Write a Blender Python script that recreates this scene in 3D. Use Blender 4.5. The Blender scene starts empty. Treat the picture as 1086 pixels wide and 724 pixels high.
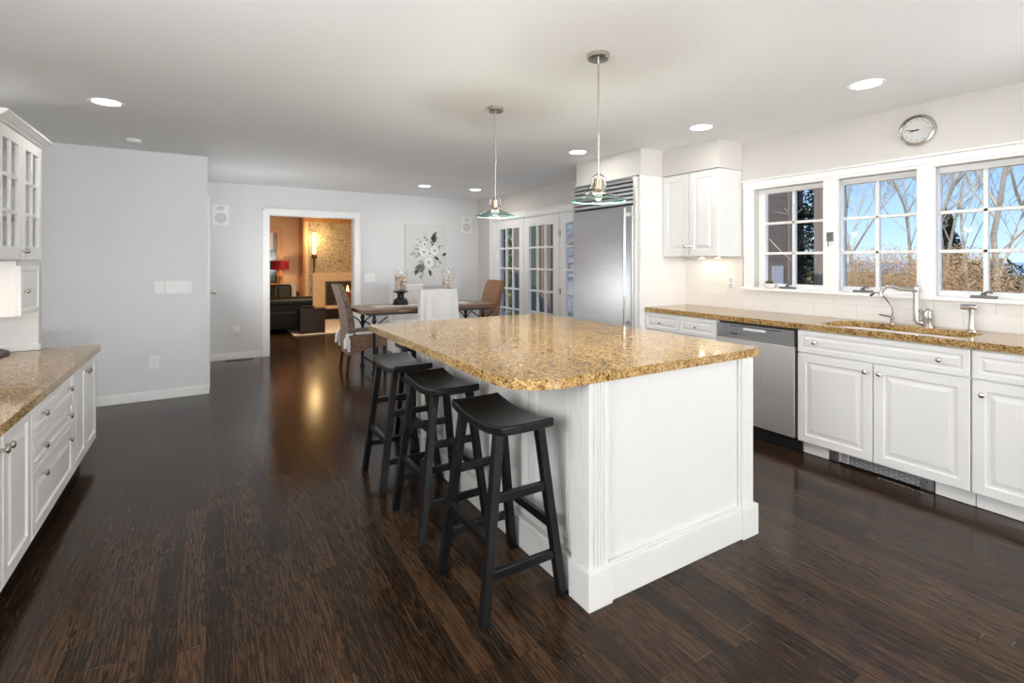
import bpy, bmesh, math, random
from mathutils import Vector, Matrix
random.seed(7)
S = bpy.context.scene
COL = S.collection
PI = math.pi

# ------------------------------------------------------------------ camera, sky, sun, exposure
FPX = 533.0
TH = math.atan(326.0 / 533.0)
cam_d = bpy.data.cameras.new('camera')
cam = bpy.data.objects.new('camera', cam_d)
COL.objects.link(cam)
cam_d.sensor_fit = 'HORIZONTAL'
cam_d.sensor_width = 36.0
cam_d.lens = FPX / 1086.0 * 36.0
cam_d.shift_y = -(362.0 - 276.0) / 1086.0
cam_d.clip_start = 0.05
cam_d.clip_end = 3000
cam.location = (0, 0, 1.35)
cam.rotation_euler = (PI / 2, 0, -TH)
S.camera = cam

S.view_settings.view_transform = 'Standard'
S.view_settings.look = 'None'
S.view_settings.gamma = 1.0
S.view_settings.use_curve_mapping = False
S.view_settings.exposure = 0.52
S.cycles.max_bounces = 14
S.cycles.diffuse_bounces = 7
S.cycles.transparent_max_bounces = 16
S.cycles.sample_clamp_indirect = 8

world = bpy.data.worlds.new('sky')
S.world = world
world.use_nodes = True
wn, wl = world.node_tree.nodes, world.node_tree.links
wn.clear()
w_out = wn.new('ShaderNodeOutputWorld')
w_bg = wn.new('ShaderNodeBackground')
w_tc = wn.new('ShaderNodeTexCoord')
w_sep = wn.new('ShaderNodeSeparateXYZ')
w_rmp = wn.new('ShaderNodeValToRGB')
wl.new(w_tc.outputs['Generated'], w_sep.inputs[0])
wl.new(w_sep.outputs['Z'], w_rmp.inputs[0])
e = w_rmp.color_ramp.elements
e[0].position = 0.0
e[0].color = (0.56, 0.73, 0.88, 1)
e[1].position = 1.0
e[1].color = (0.12, 0.27, 0.62, 1)
k = e.new(0.05); k.color = (0.42, 0.64, 0.90, 1)
k = e.new(0.20); k.color = (0.20, 0.43, 0.84, 1)
wl.new(w_rmp.outputs[0], w_bg.inputs[0])
w_bg.inputs[1].default_value = 1.0
wl.new(w_bg.outputs[0], w_out.inputs[0])


def light(name, kind, loc, energy, color=(1, 1, 1), rot=(0, 0, 0), **kw):
    d = bpy.data.lights.new(name, kind)
    d.energy = energy
    d.color = color
    for a, b in kw.items():
        setattr(d, a, b)
    o = bpy.data.objects.new(name, d)
    o.location = loc
    o.rotation_euler = rot
    COL.objects.link(o)
    return o


SUN = light('sun', 'SUN', (0, 0, 20), 2.8, (1, .93, .82), angle=math.radians(1))
SUN.rotation_euler = Vector((0.62, 0.22, -0.75)).to_track_quat('-Z', 'Y').to_euler()
# added fill light behind the camera; the wall there has no windows
REAR_FILL = light('window_daylight', 'AREA', (2.2, -6.9, 1.3), 760, (0.95, 0.98, 1.0), (PI / 2 + 1.14, 0, .12), shape='RECTANGLE', size=3.6, size_y=2.0)
LEFT = light('left_window_daylight', 'AREA', (-1.2, .75, 1.4), 50, (0.96, 0.98, 1.0), (0, -PI / 2 + .05, 0), shape='RECTANGLE', size=1.2, size_y=1.7)   # added fill at the left wall, no window built there
RIGHT = light('right_window_daylight', 'AREA', (4.06, -.5, 1.25), 30, (0.97, 0.985, 1.0), (0, PI / 2 - .15, 0), shape='RECTANGLE', size=1.0, size_y=2.0)   # added fill to lift the left cabinets; solid wall behind it
DOWN_W = 2.6
PEND_W = 39.0
SIDE = light('side_door_daylight', 'AREA', (.062, 6.66, 1.15), 18, (0.97, 0.985, 1.0), (0, -PI / 2 - .5, 0), shape='RECTANGLE', size=1.5, size_y=.55)   # added fill for the dining end, set at the side door
DOWN_C = (1.0, 0.96, 0.91)

# ------------------------------------------------------------------ materials
def newmat(name):
    m = bpy.data.materials.new(name)
    m.use_nodes = True
    nt = m.node_tree
    return m, nt, nt.nodes['Principled BSDF'], nt.nodes['Material Output']


def coord(nt, scale=(1, 1, 1), kind='Object', rot=(0, 0, 0)):
    tc = nt.nodes.new('ShaderNodeTexCoord')
    mp = nt.nodes.new('ShaderNodeMapping')
    mp.inputs['Scale'].default_value = scale
    mp.inputs['Rotation'].default_value = rot
    nt.links.new(tc.outputs[kind], mp.inputs[0])
    return mp.outputs[0]


def noise(nt, vec, scale, detail=3, rough=.5):
    n = nt.nodes.new('ShaderNodeTexNoise')
    n.inputs['Scale'].default_value = scale
    n.inputs['Detail'].default_value = detail
    n.inputs['Roughness'].default_value = rough
    nt.links.new(vec, n.inputs['Vector'])
    return n


def ramp(nt, fac, stops, interp='LINEAR'):
    r = nt.nodes.new('ShaderNodeValToRGB')
    r.color_ramp.interpolation = interp
    el = r.color_ramp.elements
    el[0].position, el[0].color = stops[0][0], (*stops[0][1], 1)
    el[1].position, el[1].color = stops[-1][0], (*stops[-1][1], 1)
    for p, c in stops[1:-1]:
        q = el.new(p)
        q.color = (*c, 1)
    nt.links.new(fac, r.inputs[0])
    return r.outputs[0]


def mathn(nt, op, a, b=None):
    n = nt.nodes.new('ShaderNodeMath')
    n.operation = op
    for i, x in enumerate((a, b)):
        if x is None:
            continue
        if isinstance(x, (int, float)):
            n.inputs[i].default_value = x
        else:
            nt.links.new(x, n.inputs[i])
    return n.outputs[0]


def mixc(nt, fac, a, b, mode='MIX'):
    n = nt.nodes.new('ShaderNodeMix')
    n.data_type = 'RGBA'
    n.blend_type = mode
    for s, x in ((0, fac), (6, a), (7, b)):
        if isinstance(x, (int, float)):
            n.inputs[s].default_value = x
        elif isinstance(x, tuple):
            n.inputs[s].default_value = (*x, 1)
        else:
            nt.links.new(x, n.inputs[s])
    return n.outputs[2]


def bump(nt, bs, h, strength=.1, dist=.01):
    b = nt.nodes.new('ShaderNodeBump')
    b.inputs['Strength'].default_value = strength
    b.inputs['Distance'].default_value = dist
    nt.links.new(h, b.inputs['Height'])
    nt.links.new(b.outputs[0], bs.inputs['Normal'])


def paint(name, c, rough=.5, var=.03, scale=4, bmp=0.03, bscale=250, metal=0.0, spec=.5, coat=0.0):
    m, nt, bs, _ = newmat(name)
    v = coord(nt)
    n = noise(nt, v, scale)
    lo = tuple(max(0, x * (1 - var)) for x in c)
    hi = tuple(min(1, x * (1 + var)) for x in c)
    nt.links.new(ramp(nt, n.outputs[0], [(.3, lo), (.7, hi)]), bs.inputs['Base Color'])
    bs.inputs['Roughness'].default_value = rough
    bs.inputs['Metallic'].default_value = metal
    bs.inputs['Specular IOR Level'].default_value = spec
    bs.inputs['Coat Weight'].default_value = coat
    if bmp:
        bump(nt, bs, noise(nt, v, bscale, 2).outputs[0], bmp, .002)
    return m


def brushed(name, c, rough=.3, axis='z', var=.12, aniso=.0):
    m, nt, bs, _ = newmat(name)
    sc = {'z': (400, 400, 3), 'y': (300, 3, 300), 'x': (3, 300, 300)}[axis]
    n = noise(nt, coord(nt, sc), 1, 3)
    big = noise(nt, coord(nt, (.6, .6, 2.2)), 1.5, 2)
    mix = mathn(nt, 'ADD', mathn(nt, 'MULTIPLY', n.outputs[0], .6), mathn(nt, 'MULTIPLY', big.outputs[0], .4))
    nt.links.new(ramp(nt, mix, [(.3, tuple(x * (1 - var) for x in c)), (.7, tuple(min(1, x * (1 + var)) for x in c))]), bs.inputs['Base Color'])
    bs.inputs['Metallic'].default_value = 1
    nt.links.new(mathn(nt, 'ADD', mathn(nt, 'MULTIPLY', n.outputs[0], .15), rough - .07), bs.inputs['Roughness'])
    bump(nt, bs, n.outputs[0], .06, .001)
    return m


def glass(name, tint=(1, 1, 1), gloss=1.0, base=0.02):
    m, nt, bs, out = newmat(name)
    tr = nt.nodes.new('ShaderNodeBsdfTransparent')
    tr.inputs[0].default_value = (*tint, 1)
    gl = nt.nodes.new('ShaderNodeBsdfGlossy')
    n = noise(nt, coord(nt), 2, 1)
    nt.links.new(mathn(nt, 'MULTIPLY', n.outputs[0], .02), gl.inputs['Roughness'])
    fr = nt.nodes.new('ShaderNodeFresnel')
    fr.inputs[0].default_value = 1.45
    mx = nt.nodes.new('ShaderNodeMixShader')
    geo = nt.nodes.new('ShaderNodeNewGeometry')
    front_ = mathn(nt, 'SUBTRACT', 1.0, geo.outputs['Backfacing'])
    nt.links.new(mathn(nt, 'MULTIPLY', mathn(nt, 'MULTIPLY', fr.outputs[0], gloss), front_), mx.inputs[0])
    nt.links.new(tr.outputs[0], mx.inputs[1])
    nt.links.new(gl.outputs[0], mx.inputs[2])
    nt.links.new(mx.outputs[0], out.inputs[0])
    return m


def emit(name, c, s):
    m, nt, bs, out = newmat(name)
    em = nt.nodes.new('ShaderNodeEmission')
    n = noise(nt, coord(nt), 3, 1)
    nt.links.new(ramp(nt, n.outputs[0], [(.2, tuple(x * .97 for x in c)), (.8, c)]), em.inputs[0])
    em.inputs[1].default_value = s
    nt.links.new(em.outputs[0], out.inputs[0])
    return m


def m_floor():
    m, nt, bs, _ = newmat('dark_oak_planks')
    tc = nt.nodes.new('ShaderNodeTexCoord')
    sp = nt.nodes.new('ShaderNodeSeparateXYZ')
    nt.links.new(tc.outputs['Object'], sp.inputs[0])
    W, L = .083, 1.15
    xr = mathn(nt, 'DIVIDE', sp.outputs['X'], W)
    row = mathn(nt, 'FLOOR', xr)
    xf = mathn(nt, 'FRACT', xr)
    wn1 = nt.nodes.new('ShaderNodeTexWhiteNoise'); wn1.noise_dimensions = '1D'
    nt.links.new(row, wn1.inputs['W'])
    yr = mathn(nt, 'ADD', mathn(nt, 'DIVIDE', sp.outputs['Y'], L), mathn(nt, 'MULTIPLY', wn1.outputs['Value'], 7.3))
    colid = mathn(nt, 'FLOOR', yr)
    yf = mathn(nt, 'FRACT', yr)
    cid = nt.nodes.new('ShaderNodeCombineXYZ')
    nt.links.new(row, cid.inputs[0]); nt.links.new(colid, cid.inputs[1])
    wn2 = nt.nodes.new('ShaderNodeTexWhiteNoise'); wn2.noise_dimensions = '2D'
    nt.links.new(cid.outputs[0], wn2.inputs['Vector'])
    # grain: stretched along y, shifted per plank
    gv = nt.nodes.new('ShaderNodeCombineXYZ')
    nt.links.new(mathn(nt, 'ADD', mathn(nt, 'MULTIPLY', sp.outputs['X'], 9), mathn(nt, 'MULTIPLY', wn2.outputs['Value'], 50)), gv.inputs[0])
    nt.links.new(mathn(nt, 'MULTIPLY', sp.outputs['Y'], .55), gv.inputs[1])
    nt.links.new(row, gv.inputs[2])
    g1 = noise(nt, gv.outputs[0], 3.0, 5, .6)
    g1.inputs['Distortion'].default_value = .25
    rings = mathn(nt, 'FRACT', mathn(nt, 'MULTIPLY', g1.outputs[0], 9.0))
    rings = mathn(nt, 'ABSOLUTE', mathn(nt, 'SUBTRACT', rings, .5))
    fv = coord(nt, (160, 7, 1))
    g2 = noise(nt, fv, 1.0, 4, .65)
    big = noise(nt, coord(nt, (.7, .35, 1)), 1.3, 3)
    t = mathn(nt, 'ADD', mathn(nt, 'MULTIPLY', wn2.outputs['Value'], .17), mathn(nt, 'MULTIPLY', rings, .50))
    t = mathn(nt, 'ADD', t, mathn(nt, 'MULTIPLY', g2.outputs[0], .26))
    t = mathn(nt, 'ADD', t, mathn(nt, 'MULTIPLY', big.outputs[0], .42))
    t = mathn(nt, 'SUBTRACT', t, .23)
    base = ramp(nt, t, [(0.05, (.006, .0042, .003)), (.27, (.021, .0118, .0068)), (.48, (.062, .033, .017)), (.85, (.19, .10, .048))])
    # seams
    sx = mathn(nt, 'LESS_THAN', xf, .022)
    sy = mathn(nt, 'LESS_THAN', yf, .0022)
    seam = mathn(nt, 'MAXIMUM', sx, sy)
    sn = noise(nt, coord(nt, (3, 1.5, 1)), 2.0, 2)
    seamlight = mathn(nt, 'GREATER_THAN', sn.outputs[0], .56)
    sc = mixc(nt, seamlight, (.006, .005, .004), (.11, .075, .05))
    colr = mixc(nt, mathn(nt, 'MULTIPLY', seam, .8), base, sc)
    sk = noise(nt, coord(nt, (55, 55, 1)), 1.0, 1)
    colr = mixc(nt, mathn(nt, 'GREATER_THAN', sk.outputs[0], .835), colr, (.28, .25, .22))
    nt.links.new(colr, bs.inputs['Base Color'])
    rr = mathn(nt, 'ADD', mathn(nt, 'MULTIPLY', g2.outputs[0], .08), mathn(nt, 'MULTIPLY', big.outputs[0], .14))
    nt.links.new(mathn(nt, 'ADD', rr, .06), bs.inputs['Roughness'])
    bs.inputs['Specular IOR Level'].default_value = .17
    h = mathn(nt, 'SUBTRACT', mathn(nt, 'MULTIPLY', g2.outputs[0], .35), seam)
    h = mathn(nt, 'ADD', h, mathn(nt, 'MULTIPLY', big.outputs[0], 1.5))
    bump(nt, bs, h, .22, .002)
    return m


def m_granite():
    m, nt, bs, _ = newmat('tan_granite')
    v = coord(nt, (1, .7, 1), rot=(0, 0, .5))

    def cells(scale):
        vo = nt.nodes.new('ShaderNodeTexVoronoi')
        vo.inputs['Scale'].default_value = scale
        nt.links.new(v, vo.inputs['Vector'])
        sp = nt.nodes.new('ShaderNodeSeparateColor')
        nt.links.new(vo.outputs['Color'], sp.inputs[0])
        return sp.outputs[0]

    big = noise(nt, v, 6, 4, .6)
    mid = noise(nt, v, 34, 3, .6)
    t = mathn(nt, 'ADD', mathn(nt, 'MULTIPLY', cells(170), .40), mathn(nt, 'MULTIPLY', cells(310), .22))
    t = mathn(nt, 'ADD', t, mathn(nt, 'MULTIPLY', mid.outputs[0], .50))
    t = mathn(nt, 'ADD', t, mathn(nt, 'MULTIPLY', big.outputs[0], .30))
    c = ramp(nt, t, [(.36, (.016, .011, .007)), (.49, (.10, .048, .013)), (.63, (.26, .145, .045)), (.79, (.42, .26, .095)), (1.0, (.57, .41, .21))])
    nt.links.new(c, bs.inputs['Base Color'])
    bs.inputs['Roughness'].default_value = .09
    bs.inputs['Specular IOR Level'].default_value = .36
    return m


def m_tile(name, c, grout, bw, bh, rot, rough=.2):
    m, nt, bs, _ = newmat(name)
    v = coord(nt, rot=rot)
    b = nt.nodes.new('ShaderNodeTexBrick')
    b.inputs['Color1'].default_value = (*c, 1)
    b.inputs['Color2'].default_value = (*[x * .97 for x in c], 1)
    b.inputs['Mortar'].default_value = (*grout, 1)
    b.inputs['Scale'].default_value = 1.0
    b.inputs['Brick Width'].default_value = bw
    b.inputs['Row Height'].default_value = bh
    b.inputs['Mortar Size'].default_value = .0022
    b.inputs['Mortar Smooth'].default_value = .4
    nt.links.new(v, b.inputs['Vector'])
    nt.links.new(b.outputs['Color'], bs.inputs['Base Color'])
    bs.inputs['Roughness'].default_value = rough
    inv = mathn(nt, 'SUBTRACT', 1.0, b.outputs['Fac'])
    wav = noise(nt, coord(nt), 9, 2)
    bump(nt, bs, mathn(nt, 'ADD', inv, mathn(nt, 'MULTIPLY', wav.outputs[0], .6)), .5, .004)
    return m


def m_wood(name, lo, hi, axis=(1, 14, 14), rough=.4, scale=3):
    m, nt, bs, _ = newmat(name)
    n = noise(nt, coord(nt, axis), scale, 5, .6)
    n.inputs['Distortion'].default_value = .6
    nt.links.new(ramp(nt, n.outputs[0], [(.3, lo), (.7, hi)]), bs.inputs['Base Color'])
    bs.inputs['Roughness'].default_value = rough
    bump(nt, bs, n.outputs[0], .1, .002)
    return m


def m_wicker(name, lo, mid, hi):
    m, nt, bs, _ = newmat(name)
    v = coord(nt)
    w = nt.nodes.new('ShaderNodeTexWave')
    w.wave_type = 'BANDS'; w.bands_direction = 'Z'
    w.inputs['Scale'].default_value = 16
    w.inputs['Distortion'].default_value = 5
    w.inputs['Detail'].default_value = 3
    w.inputs['Detail Scale'].default_value = 4
    nt.links.new(v, w.inputs['Vector'])
    n = noise(nt, v, 40, 4, .7)
    t = mathn(nt, 'ADD', mathn(nt, 'MULTIPLY', w.outputs[1], .5), mathn(nt, 'MULTIPLY', n.outputs[0], .6))
    nt.links.new(ramp(nt, t, [(.2, lo), (.5, mid), (.85, hi)]), bs.inputs['Base Color'])
    bs.inputs['Roughness'].default_value = .6
    bump(nt, bs, t, .9, .012)
    return m


def m_voro(name, stops, scale, rough=.5, bmp=.3, kind='Color', stretch=(1, 1, 1)):
    m, nt, bs, _ = newmat(name)
    v = nt.nodes.new('ShaderNodeTexVoronoi')
    v.inputs['Scale'].default_value = scale
    nt.links.new(coord(nt, stretch), v.inputs['Vector'])
    sp = nt.nodes.new('ShaderNodeSeparateColor')
    nt.links.new(v.outputs['Color'], sp.inputs[0])
    nt.links.new(ramp(nt, sp.outputs[0], stops), bs.inputs['Base Color'])
    bs.inputs['Roughness'].default_value = rough
    bump(nt, bs, v.outputs['Distance'], bmp, .01)
    return m


def m_leaf(name, stops, scale=6, rough=.7, trans=0.0):
    m, nt, bs, _ = newmat(name)
    n = noise(nt, coord(nt), scale, 5, .8)
    nt.links.new(ramp(nt, n.outputs[0], stops), bs.inputs['Base Color'])
    bs.inputs['Roughness'].default_value = rough
    bs.inputs['Specular IOR Level'].default_value = .2
    return m


M = {}
M['wall'] = paint('pale_grey_wall_paint', (.72, .72, .72), .6, .015, 2, .04, 180)
M['wallw'] = paint('warm_white_wall_paint', (.62, .59, .56), .6, .015, 2, .04, 180)
M['ceil'] = paint('ceiling_paint', (.87, .872, .875), .7, .012, 1.5, .04, 160)
M['trim'] = paint('white_trim_paint', (.86, .855, .845), .3, .01, 3, .02, 120)
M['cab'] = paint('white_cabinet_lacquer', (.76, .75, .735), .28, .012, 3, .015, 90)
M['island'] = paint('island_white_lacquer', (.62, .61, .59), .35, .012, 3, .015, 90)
M['inside'] = paint('cabinet_interior_paint', (.80, .79, .78), .6, .03, 4, 0)
M['plastic'] = paint('white_plastic', (.84, .84, .83), .35, .01, 8, 0)
M['plasticg'] = paint('pale_grey_plastic', (.62, .62, .62), .5, .03, 60, .05, 500)
M['slot'] = paint('dark_slot_plastic', (.03, .03, .03), .5, .05, 20, 0)
M['floor'] = m_floor()
M['granite'] = m_granite()
M['tile'] = m_tile('white_subway_tile', (.80, .78, .75), (.66, .64, .61), .305, .102, (0, PI / 2, PI / 2), .16)
M['steel'] = brushed('brushed_stainless_steel', (.52, .53, .545), .30, 'y')
M['steelv'] = brushed('vertical_brushed_steel', (.84, .82, .80), .45, 'z')
M['nickel'] = brushed('brushed_nickel', (.52, .49, .45), .26, 'z', .08)
M['chrome'] = paint('polished_chrome', (.68, .66, .64), .12, .03, 5, 0, metal=1)
M['brassn'] = paint('warm_nickel', (.66, .55, .40), .2, .05, 5, 0, metal=1)
M['gunmetal'] = paint('dark_grey_metal', (.16, .155, .15), .4, .1, 20, .05, 300, metal=.6)
M['stool'] = paint('black_stool_lacquer', (.0045, .0046, .005), .30, .25, 18, .08, 120, spec=.38)
M['black'] = paint('black_plastic', (.012, .013, .015), .35, .1, 10, 0)
M['iron'] = paint('wrought_iron', (.018, .021, .027), .4, .2, 30, .2, 80, metal=.3)
M['ironband'] = paint('blue_grey_iron_band', (.075, .085, .10), .45, .15, 30, .1, 80, metal=.5)
M['glass'] = glass('window_glass', gloss=.4)
M['glassg'] = glass('green_edged_glass', (.80, .88, .86), .9)
M['glassrim'] = paint('green_glass_rim', (.10, .26, .22), .12, .06, 9, 0)
M['glassc'] = glass('clear_hurricane_glass', (.985, .99, .99), .25)
M['lamp'] = emit('lamp_glow', (1, .97, .92), 9.0)
M['bulb'] = emit('frosted_bulb_glow', (1, .95, .86), .8)
M['puck'] = emit('puck_lamp_glow', (1, .86, .62), 8.0)
M['wood'] = m_wood('table_brown_wood', (.10, .050, .027), (.26, .145, .085), (1.2, 14, 14), .3)
M['darkwood'] = m_wood('dark_brown_wood', (.008, .0045, .003), (.026, .014, .009), (14, 14, 1.5), .4)
M['orangewood'] = m_wood('honey_wood', (.42, .19, .05), (.66, .34, .11), (12, 12, 1), .35)
M['redwood'] = m_wood('red_brown_wood', (.10, .028, .014), (.24, .075, .035), (6, 6, 2), .25)
M['wickerg'] = m_wicker('grey_brown_wicker', (.045, .032, .025), (.17, .115, .085), (.42, .31, .24))
M['wickero'] = m_wicker('reddish_brown_wicker', (.10, .04, .02), (.30, .135, .07), (.55, .30, .17))
M['wickerm'] = m_wicker('brown_wicker', (.07, .035, .02), (.22, .115, .065), (.46, .29, .19))
M['linen'] = paint('white_linen', (.80, .785, .765), .85, .03, 12, .25, 400)
M['linenc'] = paint('cream_linen', (.74, .69, .62), .85, .03, 12, .25, 400)  # pale tone imitating the reflection on the dining tabletop
M['canvas'] = paint('pale_canvas', (.66, .66, .645), .8, .015, 6, .2, 500)
M['leather'] = paint('black_leather', (.004, .0030, .0026), .45, .3, 12, .25, 60, spec=.22)
M['shell'] = m_leaf('seashell', [(.3, (.40, .25, .18)), (.5, (.68, .52, .42)), (.7, (.82, .74, .66))], 25, .4)
M['shellw'] = m_leaf('pale_seashell', [(.3, (.52, .42, .38)), (.5, (.78, .70, .64)), (.7, (.86, .82, .78))], 25, .4)
M['granwhite'] = paint('white_porcelain', (.85, .84, .82), .12, .01, 6, 0)
M['peach'] = paint('peach_wall_paint', (.72, .52, .34), .6, .03, 2, .04, 180)
M['cream'] = paint('cream_limestone', (.78, .62, .42), .4, .05, 9, .05, 60)
M['mosaic'] = m_voro('stone_mosaic', [(.0, (.30, .22, .12)), (.35, (.52, .43, .29)), (.7, (.50, .49, .38)), (1, (.62, .53, .39))], 30, .4, .4)
M['firebox'] = paint('soot_dark_metal', (.05, .042, .036), .4, .3, 8, .1, 30, metal=.3)
M['flame'] = emit('flame_glow', (1, .55, .16), 4.0)
M['sconce'] = emit('sconce_glow', (1, .70, .30), 2.6)
M['red'] = m_voro('red_lampshade_fabric', [(0, (.22, .006, .012)), (.6, (.50, .012, .03)), (1, (.33, .05, .10))], 9, .7, .1)
M['rug'] = paint('white_shag_rug', (.62, .58, .54), .95, .08, 30, .9, 90)
M['throw'] = paint('grey_pillow_fabric', (.42, .38, .40), .9, .1, 12, .2, 200)
M['screen'] = paint('dark_screen', (.02, .022, .024), .12, .1, 4, 0)
M['plum'] = paint('pink_label', (.5, .12, .16), .5, .1, 20, 0)
M['sea'] = paint('sea_water', (.30, .40, .48), .3, .1, .02, 0)
M['soil'] = m_leaf('dry_grass_ground', [(.3, (.20, .13, .06)), (.5, (.36, .25, .12)), (.7, (.48, .36, .20))], .8, .9)
M['brush'] = m_leaf('dry_brown_brush_leaf', [(.3, (.26, .155, .07)), (.5, (.50, .32, .165)), (.7, (.68, .49, .29))], 6, .8)
M['bark'] = m_leaf('pale_tree_bark', [(.3, (.34, .27, .19)), (.5, (.60, .52, .40)), (.7, (.80, .74, .62))], 3, .9)
M['barkd'] = m_leaf('grey_tree_bark', [(.3, (.10, .085, .07)), (.5, (.20, .17, .14)), (.7, (.34, .30, .25))], 3, .9)
M['needle'] = m_leaf('evergreen_leaf', [(.3, (.012, .018, .010)), (.5, (.035, .045, .022)), (.7, (.12, .13, .06))], 5, .6)
M['olive'] = m_leaf('bright_green_leaf', [(.3, (.04, .06, .012)), (.5, (.20, .24, .05)), (.7, (.42, .44, .14))], 4, .6)
M['shingle'] = m_tile('brown_wood_shingle', (.27, .20, .15), (.10, .08, .06), .16, .13, (PI / 2, 0, 0), .9)
M['dkshingle'] = m_tile('dark_green_shingle', (.22, .21, .15), (.10, .10, .08), .2, .15, (PI / 2, 0, 0), .9)
M['brick'] = m_tile('weathered_brick', (.40, .27, .20), (.36, .33, .30), .21, .07, (PI / 2, 0, 0), .9)
M['stone'] = m_voro('fieldstone', [(0, (.22, .23, .235)), (.5, (.50, .51, .51)), (1, (.78, .79, .78))], 5.5, .85, .9, stretch=(1, 1, 2.2))
M['post'] = m_wood('weathered_post_wood', (.20, .165, .14), (.32, .27, .235), (12, 12, 1), .8)
M['succulent'] = m_leaf('succulent_leaf', [(.3, (.05, .07, .03)), (.5, (.12, .14, .07)), (.7, (.16, .08, .06))], 30, .5)
M['grey'] = paint('grey_brushwork', (.22, .22, .215), .8, .25, 14, .1, 300)
M['dgrey'] = paint('dark_grey_brushwork', (.07, .07, .072), .8, .4, 14, .1, 300)
M['lgrey'] = paint('light_grey_brushwork', (.43, .43, .42), .8, .15, 14, .1, 300)
M['petal'] = paint('white_brushwork', (.80, .80, .79), .8, .03, 10, .1, 300)
M['clockface'] = paint('clock_face_grey', (.60, .59, .575), .5, .05, 40, 0)
M['wire'] = m_tile('wire_mesh_metal', (.10, .105, .115), (.46, .47, .48), .055, .012, (0, PI / 2, PI / 2), .45)


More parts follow.
